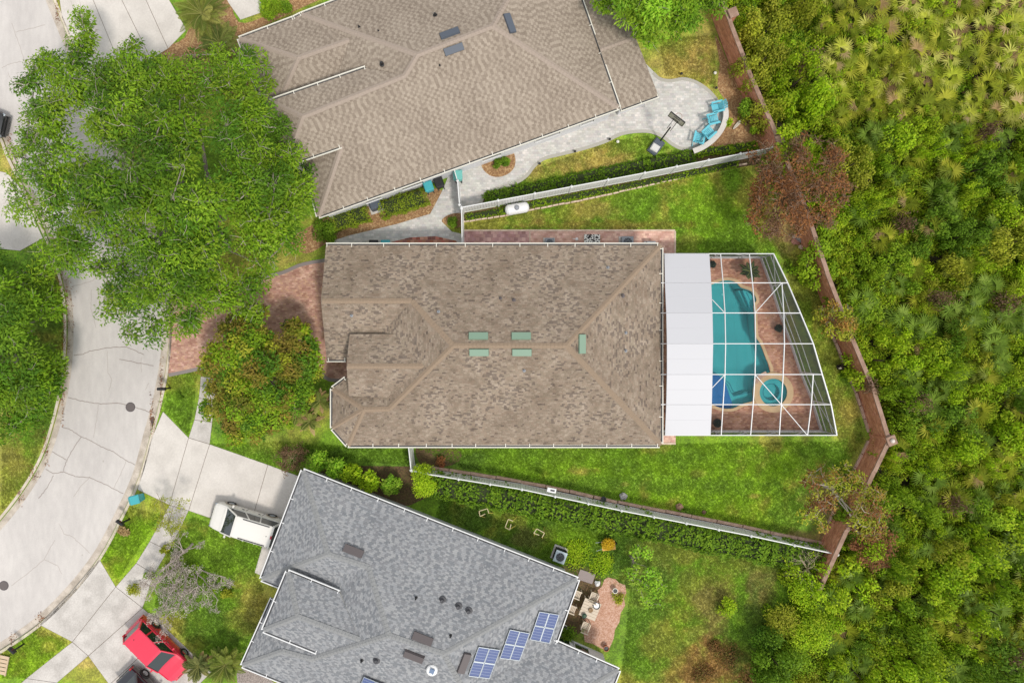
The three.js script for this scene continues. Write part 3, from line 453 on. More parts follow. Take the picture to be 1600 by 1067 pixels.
// --- grey house
const greyE = [[903, 905, E], [868, 1003, E], [727, 1082, 4.5], [693, 1022, 5.35]], greySW = [[378, 1040, E], [440, 1018, 3.9], [486, 1030, 3.9], [607, 993, 5.35], [693, 1022, 5.35], [727, 1082, 4.5], [830, 1127, 4.5], [889, 1246, E]];
{
  const h = thing('grey_house', 'grey shingle roofed house at the bottom with solar panels', 'house');
  const fNE = [[473, 735, E], [903, 905, E], [693, 1022, 5.35], [607, 993, 5.35], [575, 886, 4.3], [512, 866, 4.3]], fW = [[575, 886, 4.3], [607, 993, 5.35], [486, 1030, 3.9], [470, 960, E], [461, 927, E]];
  const frN = [[449, 893, 3.95], [530, 926, 3.95], [562, 1000, 4.8], [465, 964, 4.8]], frW = [[449, 893, 3.95], [465, 964, 4.8], [411, 985, 3.95]], frS = [[411, 985, 3.95], [465, 964, 4.8], [562, 1000, 4.8], [495, 1019, 3.95]];
  roofMesh([fNE, greyE, greySW, fW, [[473, 735, E], [512, 866, 4.3], [408, 905, E]], [[408, 905, E], [512, 866, 4.3], [575, 886, 4.3], [461, 927, E]], [[425, 935, E], [480, 958, E], [486, 1030, 3.9], [440, 1018, 3.9]], [[378, 1040, E], [425, 935, E], [440, 1018, 3.9]], [[868, 1003, E], [967, 1047, E], [830, 1127, 4.5], [727, 1082, 4.5]], [[967, 1047, E], [889, 1246, E], [830, 1127, 4.5]], frN, frW, frS], M.roofGrey, h);
  ridgeCaps([[[473, 735, E], [512, 866, 4.3]], [[408, 905, E], [512, 866, 4.3]], [[512, 866, 4.3], [575, 886, 4.3]], [[575, 886, 4.3], [607, 993, 5.35]], [[607, 993, 5.35], [693, 1022, 5.35]], [[693, 1022, 5.35], [903, 905, E]], [[607, 993, 5.35], [486, 1030, 3.9]], [[440, 1018, 3.9], [486, 1030, 3.9]], [[378, 1040, E], [440, 1018, 3.9]], [[449, 893, 3.95], [465, 964, 4.8]], [[411, 985, 3.95], [465, 964, 4.8]], [[465, 964, 4.8], [562, 1000, 4.8]], [[967, 1047, E], [830, 1127, 4.5]], [[693, 1022, 5.35], [727, 1082, 4.5]]], M.capGrey, h);
  gutters([[[473, 735, E], [903, 905, E]], [[473, 735, E], [408, 905, E]], [[408, 905, E], [438, 917, E]], [[425, 935, E], [378, 1040, E]], [[378, 1040, E], [889, 1246, E]], [[903, 905, E], [868, 1003, E]], [[967, 1047, E], [889, 1246, E]]], [650, 1000, E], h); gutters([[[868, 1003, E], [967, 1047, E]]], [840, 1080, E], h);
  gutters([[[449, 893, 3.95], [530, 926, 3.95]], [[449, 893, 3.95], [411, 985, 3.95]], [[411, 985, 3.95], [495, 1019, 3.95]]], [480, 960, 3.9], h);
  const w = walls([[473, 735], [903, 905], [868, 1003], [967, 1047], [889, 1246], [378, 1040], [425, 935], [455, 925], [408, 905]], E, 0.5, 0, 2.8, h);
  walls([[449, 893], [530, 926], [540, 960], [495, 1019], [411, 985]], 3.95, 0.35, 2.4, 3.85, h, 'upper_wall');
  for (const [t, ww] of [[0.35, 1.4], [0.55, 1.6], [0.8, 1.2]]) wallWindow(w[0], w[1], t, 0.9, 2.2, ww, -1, h); for (const [t, ww] of [[0.3, 1.1], [0.62, 1.1]]) wallWindow(w[2], w[3], t, 0.3, 2.3, ww, -1, h);
  { const a = w[8], b = w[0], d = b.clone().sub(a).setY(0).normalize(), c = a.clone().lerp(b, 0.5), mb = new MB(), r = Math.atan2(-d.z, d.x); for (let i = 0; i < 4; i++) mb.box(V(c.x, 0.32 + i * 0.56, c.z).addScaledVector(V(d.z, 0, -d.x), 0.02), [4.9, 0.53, 0.08], r, 0.01); mb.build('garage_door', M.white, h); }
  for (const [x, y, f, dx, dy] of [[552, 861, fNE, 430, 170], [660, 998, fNE, 430, 170], [647, 1024, greySW, 430, 170], [724.5, 1035, greyE, -65, 170]]) onSlope(new MB(), onPlane(x, y, f), planeOf(f).n, dirOf(0, 0, dx, dy), [1.3, 0.2, 0.5]).build('roof_vent', M.brownVent, h);
  pipes([[650, 934, fNE, 0.05, 0.3], [691, 938, fNE, 0.12, 0.2, M.darkgrey], [716, 948, fNE, 0.12, 0.2, M.darkgrey], [732, 955, fNE, 0.12, 0.2, M.darkgrey], [704, 993, fNE, 0.05, 0.3], [565, 1032, greySW, 0.05, 0.25], [588, 1032, greySW, 0.11, 0.2, M.darkgrey]], h);
  { const c = onPlane(675, 1046, greySW), n = planeOf(greySW).n; const f = new MB().lathe(c, [[0.36, -0.1], [0.36, 0.14], [0.3, 0.2], [0.1, 0.24], [0, 0.24]], 14).build('attic_fan', M.white, h); onSlope(new MB(), c.clone().add(V(0.02, 0.2, 0)), n, dirOf(0, 0, 170, -430), [0.42, 0.05, 0.3], 0.03).build('fan_solar_cell', paint(120, 140, 170, { roughness: 0.3 }), f); }
}
// --- solar panels on the grey house
{
  const cells = tex(128, 256, (x, y) => (y % 51 < 3 || x < 2 || x > 125 || y < 3 ? [196, 204, 216] : x % 21 < 1 ? [104, 124, 164] : [74 + (x % 21) * 0.6, 96, 146])); cells.wrapS = cells.wrapT = THREE.ClampToEdgeWrapping;
  const pv = new THREE.MeshPhysicalMaterial({ map: cells, color: grey(KA), roughness: 0.25, clearcoat: 0.5, clearcoatRoughness: 0.1, side: THREE.DoubleSide });
  const arr = (corners, face, label) => {
    const t = thing('solar_array', label, 'solar panel', null, 0, 'solar panel arrays on the grey roof'), { n } = planeOf(face), p = corners.map(([x, y]) => onPlane(x, y, face).addScaledVector(n, 0.11)), at2 = (u, v) => p[0].clone().lerp(p[1], u).lerp(p[3].clone().lerp(p[2], u), v);
    for (let i = 0; i < 2; i++) for (let j = 0; j < 2; j++) {
      const g = 0.012, a = at2(i / 2 + g, j / 2 + g), b = at2((i + 1) / 2 - g, j / 2 + g), c = at2((i + 1) / 2 - g, (j + 1) / 2 - g), d = at2(i / 2 + g, (j + 1) / 2 - g), dn = n.clone().multiplyScalar(-0.04), mb = new MB();
      mb.quad(a, d, c, b, [[0, 1], [0, 0], [1, 0], [1, 1]]); const f = mb.build('panel', pv, t), fr = new MB();
      for (const [s, e] of [[a, b], [b, c], [c, d], [d, a]]) fr.beam(s, e, 0.04, 0.05); fr.build('panel_frame', M.steel, f);
    }
    const r = new MB(); for (const v of [0.2, 0.75]) r.beam(at2(-0.02, v).addScaledVector(n, -0.05), at2(1.02, v).addScaledVector(n, -0.05), 0.04, 0.04); r.build('mounting_rail', M.steel, t);
  };
  arr([[842, 954], [873, 959], [858, 1004], [827, 998]], greyE, 'blue solar panel block nearest the flagstone patio'); arr([[796, 982], [827, 988], [811, 1031], [780, 1027]], greyE, 'middle of the three stepped blue solar panel blocks on the grey roof');
  arr([[747, 1009], [781, 1014], [764, 1059], [731, 1055]], greyE, 'blue solar panel block beside the long brown roof vent'); arr([[569, 1055], [606, 1070], [590, 1112], [552, 1097]], greySW, 'blue solar panel block at the bottom edge, only its top visible');
}

// ---------------------------------------------------------------- pool, deck and screen enclosure
{
  const W = curve([[1092, 462], [1100, 452], [1112, 445], [1125, 440], [1137, 438], [1150, 441], [1158, 449], [1167, 452], [1174, 455], [1180, 462], [1182, 470], [1178, 475], [1179, 492], [1181, 526], [1187, 535], [1197, 560], [1204, 580], [1190, 588], [1180, 600], [1180, 624], [1160, 631], [1145, 638], [1130, 638], [1113, 632], [1098, 622], [1090, 600], [1088, 520]], true, 3);
  const circ = (cx, cy, r, n = 36) => Array.from({ length: n }, (_, i) => [cx + r * Math.cos(i / n * 6.2832), cy + r * Math.sin(i / n * 6.2832)]), S = [1208, 613];
  const iA = W.findIndex(([x, y]) => x > 1198 && y > 570), iB = W.findIndex(([x, y], i) => i > iA && x < 1181 && y > 610), a0 = Math.atan2(W[iA][1] - 613, W[iA][0] - 1208), a1 = Math.atan2(W[iB][1] - 613, W[iB][0] - 1208);
  const hole = [...W.slice(0, iA), ...Array.from({ length: 24 }, (_, i) => [1208 + 30 * Math.cos(mix(a0, a1, i / 23)), 613 + 30 * Math.sin(mix(a0, a1, i / 23))]), ...W.slice(iB + 1)];
  const Ww = plan(W, 0), out = insetWorld(Ww, -0.2), deck = structure(new MB().plate(plan([[1029, 402], [1190, 402], [1288, 675], [1029, 675]], 0.035), 0.08, [plan(hole, 0.035)]).build('pool_deck', M.deck));
  const pool = thing('swimming_pool', 'turquoise freeform swimming pool under the screen enclosure', 'pool');
  const ring = (mb, a, b, h, d = 0.08) => { for (let i = 0; i < a.length; i++) { const j = (i + 1) % a.length, q = (v, y) => v.clone().setY(y); mb.quad(q(a[i], h), q(a[j], h), q(b[j], h), q(b[i], h)).quad(q(b[i], h), q(b[j], h), q(b[j], h - d), q(b[i], h - d)).quad(q(a[i], h - d), q(a[j], h - d), q(a[j], h), q(a[i], h)); } return mb; };
  ring(new MB(), Ww, out, 0.06).build('coping', M.coping, pool);
  const shell = new MB(); for (let i = 0; i < Ww.length; i++) { const j = (i + 1) % Ww.length, a = Ww[i], b = Ww[j]; shell.quad(a.clone().setY(0.05), b.clone().setY(0.05), b.clone().setY(-1.7), a.clone().setY(-1.7)); } shell.plate(Ww.map((v) => v.clone().setY(-1.55 + 0.75 * smooth(-2.6, 1.6, v.z)))); shell.build('pool_shell', M.plaster, pool);
  const step = (pts, y, mat, n = 'step') => new MB().plate(plan(curve(pts, true, 3), 0).map((v) => v.setY(y)), 1.2).build(n, mat, pool);
  step([[1163, 453], [1171, 455], [1180, 463], [1181, 470], [1178, 475], [1179, 492], [1176, 486], [1170, 470]], -0.35, M.plaster); step([[1159, 452], [1168, 456], [1174, 470], [1178, 486], [1173, 482], [1165, 466]], -0.65, M.plaster);
  step([[1090, 588], [1128, 588], [1135, 596], [1139, 606], [1143, 618], [1147, 636], [1130, 638], [1113, 632], [1098, 622]], -0.4, M.blueTile, 'tiled_shelf');
  step([[1133, 595], [1140, 598], [1146, 612], [1151, 619], [1178, 612], [1180, 624], [1160, 631], [1147, 636], [1143, 618]], -0.55, M.plaster, 'bench'); step([[1136, 592], [1145, 598], [1150, 610], [1154, 614], [1180, 607], [1178, 613], [1151, 619], [1145, 612]], -0.85, M.plaster, 'bench');
  const nose = new MB(); for (const [l, y] of [[[[1137, 598], [1141, 602], [1146, 613], [1151, 620], [1178, 613]], -0.545], [[[1141, 596], [1147, 601], [1151, 611], [1155, 615], [1178, 607]], -0.845], [[[1163, 454], [1170, 470], [1176, 486]], -0.345], [[[1169, 456], [1176, 470]], -0.345]]) for (let i = 0; i < l.length - 1; i++) nose.beam(at(...l[i]).setY(y), at(...l[i + 1]).setY(y), 0.05, 0.02); nose.build('step_edge_tile', M.stepLine, pool);
  new MB().plate(Ww.map((v) => v.clone().setY(-0.07))).build('water', M.water, pool);
  new MB().lathe(at(1139, 469).setY(-1.5), [[0.14, 0], [0.1, 0.03], [0, 0.03]], 12).build('floor_drain', M.white, pool); new MB().lathe(at(1140, 458).setY(-1.5), [[0.1, 0], [0.06, 0.02], [0, 0.02]], 10).build('floor_drain', M.white, pool);
  const spa = thing('spa', 'round turquoise spa with cream coping beside the pool', 'spa'), c1 = plan(circ(...S, 21.5), 0), c2 = plan(circ(...S, 31.5), 0);
  ring(new MB(), c1, c2, 0.12, 0.2).build('coping', M.coping, spa); const sh = new MB(); for (let i = 0; i < c1.length; i++) { const j = (i + 1) % c1.length; sh.quad(c1[i].clone().setY(0.1), c1[j].clone().setY(0.1), c1[j].clone().setY(-0.6), c1[i].clone().setY(-0.6)); } sh.plate(c1.map((v) => v.clone().setY(-0.6))).build('spa_shell', M.plaster, spa);
  ring(new MB(), plan(circ(1208, 613, 13), 0), c1, -0.28, 0.3).build('bench', M.plaster, spa); ring(new MB(), plan(circ(1208, 613, 12.5), 0), plan(circ(1208, 613, 13.6), 0), -0.27, 0.02).build('step_edge_tile', M.stepLine, spa);
  new MB().plate(c1.map((v) => v.clone().setY(0.02))).build('water', M.water, spa);
  { const mb = new MB(), k = [[1181, 598], [1184, 592], [1190, 587], [1198, 583]]; for (let i = 0; i < 3; i++) mb.beam(at(...k[i], 0.16), at(...k[i + 1], 0.16), 0.3, 0.12); mb.build('spillway_stone', M.edging, spa); }

  const cage = thing('pool_enclosure', 'white aluminium screen enclosure over the pool with solid white roof panels', 'pool enclosure');
  const rows = [396.5, 442, 489, 537, 585, 632, 680], hh = [2.45, 2.95, 3.45, 3.65, 3.45, 2.95, 2.45], nul = [];
  const col = { a: [1038, 1039, 1041, 1042, 1042, 1041, 1039], b: [1108, 1111, 1113, 1114, 1113, 1112, 1110], c: [1126, 1130, 1133, 1134, 1133, 1130, 1127], d: [1171, 1176, 1180, 1181, 1180, 1177, 1173], e: [, 1222, 1225, 1226, 1224, 1221, 1218], f: [, , , , 1271, 1268, 1262], r: [1209, 1231, 1251, 1271, 1285, 1299, 1308] };
  const P = (k, i) => at(col[k][i], rows[i], hh[i]), dn = (v, y) => v.clone().setY(y), bar = (n, p, q, w, h) => new MB().beam(p, q, w, h).build(n, M.alu, cage);
  for (let i = 0; i < 7; i++) bar('roof_beam', P('a', i), P('r', i), 0.05, i % 6 ? 0.13 : 0.1);
  for (const k of ['c', 'd', 'e', 'f', 'r']) for (let i = 0; i < 6; i++) if (col[k][i] && col[k][i + 1]) bar('purlin', P(k, i).add(V(0, 0.006, 0)), P(k, i + 1).add(V(0, 0.006, 0)), k === 'r' ? 0.065 : 0.045, 0.1);
  bar('purlin', P('d', 0), P('c', 0), 0.05, 0.08);
  for (const [p, q] of [[at(1113, 468, 3.2), P('c', 2)], [P('e', 1), P('d', 2)], [P('d', 4), P('e', 5)], [P('e', 5), P('f', 6)], [at(1113, 606, 3.25), P('c', 4)]]) bar('brace', p, q, 0.04, 0.06);
  const roofP = (l) => { const mb = new MB(); for (let i = 1; i < l.length - 1; i++) mb.tri(l[0], l[i], l[i + 1]); mb.build('roof_screen', M.roofScreen, cage); };
  const ks = ['b', 'c', 'd', 'e', 'f', 'r'];
  for (let i = 0; i < 6; i++) { const A = ks.filter((k) => col[k][i]), B = ks.filter((k) => col[k][i + 1]); for (let j = 0; j < Math.max(A.length, B.length) - 1; j++) { const a = A[Math.min(j, A.length - 1)], b = A[Math.min(j + 1, A.length - 1)], c = B[Math.min(j + 1, B.length - 1)], d = B[Math.min(j, B.length - 1)]; roofP([P(a, i), ...(a !== b ? [P(b, i)] : []), P(c, i + 1), ...(c !== d ? [P(d, i + 1)] : [])]); } }
  // east wall
  for (let i = 0; i < 7; i++) { const t = P('r', i); bar('post', dn(t, 0.04), t, 0.07); }
  for (let i = 0; i < 6; i++) { const a = P('r', i), b = P('r', i + 1), o = (v, y) => dn(v, y); bar('rail', o(a, 0.95), o(b, 0.95), 0.05, 0.06); bar('rail', o(a, 1.9), o(b, 1.9), 0.04, 0.05); bar('kick_plate', o(a, 0.2), o(b, 0.2), 0.07, 0.36); new MB().quad(o(a, 0.38), o(b, 0.38), b, a).build('wall_screen', M.wallScreen, cage); }
  bar('brace', dn(P('r', 1), 0.95), P('r', 0), 0.04); bar('brace', dn(P('r', 5), 0.95), P('r', 6), 0.04);
  // north and south walls
  for (const i of [0, 6]) {
    const xs = ['a', 'b', 'c', 'd', ...(i ? ['e', 'f'] : []), 'r'];
    xs.forEach((k, j) => { const t = P(k, i); bar('post', dn(t, 0.04), t, 0.06); if (j) { const s = P(xs[j - 1], i); bar('rail', dn(s, 0.95), dn(t, 0.95), 0.05); bar('kick_plate', dn(s, 0.2), dn(t, 0.2), 0.07, 0.36); new MB().quad(dn(s, 0.38), dn(t, 0.38), t, s).build('wall_screen', M.wallScreen, cage); if (j > 1 && k !== 'r') bar('brace', dn(t, 1.5), t.clone().lerp(s, 0.5), 0.05); } });
  }
  for (let i = 0; i < 6; i++) { const l = (v) => v.add(V(0, 0.1, 0)), t = -0.09, a = l(P('a', i)), b = l(P('b', i)), c = l(P('b', i + 1)), d = l(P('a', i + 1)), g = d.clone().sub(a).normalize().multiplyScalar(0.012), mb = new MB(), q = [a.clone().add(g), b.clone().add(g), c.clone().sub(g), d.clone().sub(g)]; mb.quad(q[0], q[3], q[2], q[1]); for (let k = 0; k < 4; k++) { const u = q[k], v = q[(k + 1) % 4]; mb.quad(u, v, dn(v, v.y + t), dn(u, u.y + t)); } mb.quad(...q.map((v) => dn(v, v.y + t))); const pnl = mb.build('roof_panel', M.panelRoof, cage); const sm = new MB(); for (const s of [0.5]) sm.beam(q[0].clone().lerp(q[3], s).add(V(0, 0.004, 0)), q[1].clone().lerp(q[2], s).add(V(0, 0.001, 0)), 0.02, 0.006); sm.build('panel_seam', M.panelRoof, pnl); }
  for (let i = 1; i < 6; i++) bar('bracket', P('a', i).add(V(0, -0.05, 0)), at(1033, rows[i], 2.95), 0.05);
}

// ---------------------------------------------------------------- garden walls and fences
{
  const w = thing('brick_wall', 'long red brick garden wall running between the yards and the thicket', 'wall');
  const lines = [[[1092, -60], [1108, 15], [1124, 58], [1150, 127], [1193, 226], [1240, 345], [1268, 430], [1300, 515], [1340, 612], [1361, 682]], [[1361, 682], [1339, 727], [1298, 815], [1256, 906]]];
  for (const l of lines) for (let i = 0; i < l.length - 1; i++) {
    const a = at(...l[i]), b = at(...l[i + 1]), d = b.clone().sub(a).normalize(), n = V(d.z, 0, -d.x); if (n.x < 0) n.negate();
    const o = (v, k, y) => v.clone().addScaledVector(n, k).setY(y);
    const L = b.distanceTo(a), mb = new MB(), uvs = [[0, 0], [L, 0], [L, 2.07], [0, 2.07]];
    mb.quad(o(a, 0, 0), o(b, 0, 0), o(b, 0, 2.07), o(a, 0, 2.07), uvs).quad(o(b, 0.24, 0), o(a, 0.24, 0), o(a, 0.24, 2.07), o(b, 0.24, 2.07), uvs).build('wall_panel', M.brick, w);
    new MB().beam(o(a, 0.12, 2.07), o(b, 0.12, 2.12), 0.27, 0.1).build('cap', M.capstone, w);
  }
  for (const [x, y, s] of [[1126, 44, 0.5], [1362, 681, 0.52], [1196, 233, 0.45]]) { const c = at(x, y); c.x += 0.14; const p = new MB().box(V(c.x, 1.12, c.z), [s, 2.24, s], 0.38).build('pillar', M.brick, w); new MB().box(V(c.x, 2.3, c.z), [s + 0.12, 0.12, s + 0.12], 0.38, 0.03).build('pillar_cap', M.capstone, p); }
  { const c = at(1362, 681); new MB().lathe(V(c.x + 0.14, 2.36, c.z), [[0.12, 0], [0.16, 0.08], [0.1, 0.18], [0, 0.2]], 12).build('pillar_finial', paint(226, 214, 204), w); }
}
function edging(name, pts, len, w, h, mat, label, group, skip = 0) {
  const t = thing(name, label, 'edging', null, 0, group), v = pts.map((p) => at(...p));
  for (let i = 0; i < v.length - 1; i++) { const d = v[i + 1].clone().sub(v[i]), L = d.length(), n = Math.max(1, Math.round(L / len)); d.normalize(); const r = Math.atan2(-d.z, d.x); for (let k = 0; k < n; k++) { if (rnd() < skip) continue; const c = v[i].clone().addScaledVector(d, (k + 0.5) * L / n); new MB().box(V(c.x + R(-0.015, 0.015), h / 2 - 0.01 + R(-0.01, 0.015), c.z + R(-0.015, 0.015)), [L / n - R(0.02, 0.06), h, w * R(0.92, 1.06)], r + R(-0.03, 0.03), 0.02).build('edging_block', mat, t); } }
  return t;
}
edging('garden_edging', [[724, 347], [790, 337], [826, 329], [920, 311], [1060, 279], [1130, 262], [1168, 256]], 0.42, 0.11, 0.16, M.edgingLight, 'thin line of pale edging blocks along the lawn beside the propane tank');
edging('garden_edging', [[668, 729], [735, 739], [815, 752], [890, 767], [965, 784], [1040, 798], [1160, 822], [1288, 849]], 1.7, 0.2, 0.2, M.edging, 'long pinkish edging stones between the back lawn and the southern fence');
edging('garden_edging', [[1283, 478], [1297, 516], [1337, 613], [1357, 675]], 0.9, 0.16, 0.2, M.edging, 'pinkish edging blocks at the foot of the brick wall beside the pool'); edging('garden_edging', [[1357, 688], [1336, 730], [1294, 818]], 0.9, 0.16, 0.2, M.edging, 'edging blocks at the wall foot below the corner pillar');
function whiteFence(pts, label, hgt = 1.78, caps = true) {
  const t = thing('vinyl_fence', label, 'fence');
  const v = pts.map((p) => at(...p));
  for (let i = 0; i < v.length - 1; i++) {
    const d = v[i + 1].clone().sub(v[i]), L = d.length(), n = Math.max(1, Math.round(L / 2.42)); d.normalize(); const r = Math.atan2(-d.z, d.x);
    for (let k = 0; k <= n; k++) { if (k === n && i < v.length - 2) continue; const c = v[i].clone().addScaledVector(d, k * L / n), p = new MB().box(V(c.x, hgt / 2 + 0.03, c.z), [0.13, hgt + 0.06, 0.13], r).build('post', M.vinyl, t); new MB().lathe(V(c.x, hgt + 0.06, c.z), [[0.11, 0], [0.11, 0.03], [0, 0.1]], 4).build('post_cap', M.vinyl, p); }
    for (let k = 0; k < n; k++) {
      const a = v[i].clone().addScaledVector(d, k * L / n + 0.065), b = v[i].clone().addScaledVector(d, (k + 1) * L / n - 0.065), y = (q, h) => q.clone().setY(h), nb = Math.max(4, Math.round(a.distanceTo(b) / 0.19)), mb = new MB();
      for (let j = 0; j < nb; j++) { const p = a.clone().lerp(b, (j + 0.04) / nb), q = a.clone().lerp(b, (j + 0.96) / nb); mb.beam(y(p, 0.92), y(q, 0.92), 0.025, 1.6); } mb.build('panel', M.vinyl, t);
      new MB().beam(y(a, 0.1), y(b, 0.1), 0.06, 0.14).build('rail', M.vinyl, t); new MB().beam(y(a, hgt - 0.03), y(b, hgt - 0.03), 0.06, 0.12).build('rail', M.vinyl, t);
    }
  }
  return t;
}
whiteFence([[724, 332], [1000, 280], [1192, 242]], 'long white vinyl fence between the patio garden and the northern lawn');
whiteFence([[712, 272], [718, 292], [721, 328]], 'short white gate fence crossing the grey path beside the pale teal bin'); whiteFence([[724, 334], [725, 392]], 'short white fence from the fence corner to the brown roofed house');
whiteFence([[644, 690], [648, 727]], 'short white fence beside the round clipped bush'); whiteFence([[650, 728], [672, 733], [815, 756], [965, 788], [1160, 826], [1290, 854]], 'long white vinyl fence half hidden by the dark hedge');

// ---------------------------------------------------------------- plants
class Leaves {
  constructor() { this.p = []; this.n = []; this.c = []; this.i = []; }
  add(p, n, d, l, w, col) {
    const s = V(0, 0, 0).crossVectors(n, d).normalize(), k = this.p.length / 3, m = 0.42;
    const q = [p, p.clone().addScaledVector(d, l * m).addScaledVector(s, w / 2), p.clone().addScaledVector(d, l).addScaledVector(n, -l * 0.12), p.clone().addScaledVector(d, l * m).addScaledVector(s, -w / 2)];
    for (const v of q) { this.p.push(v.x, v.y, v.z); this.n.push(n.x, n.y, n.z); this.c.push(col[0], col[1], col[2]); }
    this.i.push(k, k + 2, k + 1, k, k + 3, k + 2); return this;
  }
  strip(pts, w, n, col) { // narrow blade through points
    const k = this.p.length / 3, L = pts.length;
    pts.forEach((v, j) => { const d = (pts[j + 1] ?? v).clone().sub(pts[j - 1] ?? v).normalize(), s = V(0, 0, 0).crossVectors(n, d).normalize(), ww = w * (j === L - 1 ? 0.08 : j ? 0.5 : 0.3); for (const e of [1, -1]) { const q = v.clone().addScaledVector(s, e * ww); this.p.push(q.x, q.y, q.z); this.n.push(n.x, n.y, n.z); this.c.push(...col); } });
    for (let j = 0; j < L - 1; j++) { const a = k + j * 2; this.i.push(a, a + 1, a + 3, a, a + 3, a + 2); } return this;
  }
  geometry() { const g = new THREE.BufferGeometry(); g.setAttribute('position', new THREE.Float32BufferAttribute(this.p, 3)); g.setAttribute('normal', new THREE.Float32BufferAttribute(this.n, 3)); g.setAttribute('color', new THREE.Float32BufferAttribute(this.c, 3)); g.setIndex(this.i); return g; }
  build(name, parent = scene, mat = M.leaf) { const m = new THREE.Mesh(this.geometry(), mat); m.name = parent === scene ? numbered(name) : name; parent.add(m); return m; }
}
const tone = (c, k = 1) => c.map((q) => lin(q) * KA * k);
const sph = () => { const y = R(-1, 1), a = R(0, 6.2832), r = Math.sqrt(1 - y * y); return V(Math.cos(a) * r, y, Math.sin(a) * r); };
const PAL = {
  oak: [[138, 178, 34], [118, 162, 28], [156, 192, 50], [98, 140, 28], [148, 174, 42]], oakDark: [[92, 138, 32], [110, 154, 34], [78, 118, 30], [122, 160, 44]], lime: [[184, 214, 32], [164, 202, 30], [202, 222, 54], [142, 184, 30]], mid: [[154, 188, 34], [134, 172, 30], [170, 196, 44], [114, 152, 30]], olive: [[184, 190, 52], [162, 172, 42], [200, 200, 70], [142, 156, 40]],
  yellow: [[206, 212, 78], [188, 200, 60], [222, 222, 112], [164, 184, 50]], deep: [[112, 150, 34], [128, 166, 36], [96, 134, 32], [144, 178, 46]], rust: [[164, 110, 64], [144, 94, 56], [182, 128, 78], [128, 86, 54]], russet: [[172, 152, 58], [140, 148, 46], [184, 132, 64], [116, 132, 42], [200, 164, 78]], straw: [[214, 188, 134], [192, 162, 112], [166, 138, 96]], spring: [[170, 212, 56], [150, 200, 46], [190, 220, 80], [128, 182, 46]], moss: [[212, 200, 190], [188, 176, 168], [224, 214, 204], [168, 156, 148]], hedge: [[160, 182, 46], [140, 166, 40], [178, 192, 58], [122, 148, 38]],
};
// leaves through an ellipsoidal clump
function clump(L, c, r, n, l, w, pal, o = {}) {
  const base = R(0.78, 1.18), hue = pick(pal);
  for (let k = 0; k < n; k++) {
    const s = sph(), q = Math.pow(rnd(), o.fill ?? 0.45), p = V(c.x + s.x * r[0] * q, c.y + s.y * r[1] * q, c.z + s.z * r[2] * q), nn = s.clone().multiplyScalar(0.55).add(V(0, 0.75, 0)).add(sph().multiplyScalar(0.55)).normalize(), d = s.clone().multiplyScalar(o.spiky ?? 0.6).add(sph().multiplyScalar(0.8)).addScaledVector(nn, 0); d.addScaledVector(nn, -d.dot(nn)).normalize();
    const t = tone(mix3(hue, pick(pal), 0.6), base * R(0.82, 1.2)), z = R(0.7, 1.3); L.add(p, nn, d, l * z, w * z, t);
  }
}
const bark = { grey: [150, 140, 130], brown: [112, 88, 66], pale: [196, 184, 170], dark: [74, 60, 48] };
function limb(mb, p, q, r0, r1, col, bend = 0.12) { const m = p.clone().lerp(q, 0.5), L = p.distanceTo(q), j = sph().multiplyScalar(L * bend); mb.tube([p, p.clone().lerp(q, 0.33).add(j), p.clone().lerp(q, 0.67).addScaledVector(j, 0.6), q], [r0, mix(r0, r1, 0.4), mix(r0, r1, 0.75), r1], r0 > 0.08 ? 7 : r0 > 0.03 ? 5 : 3, col); return m; }
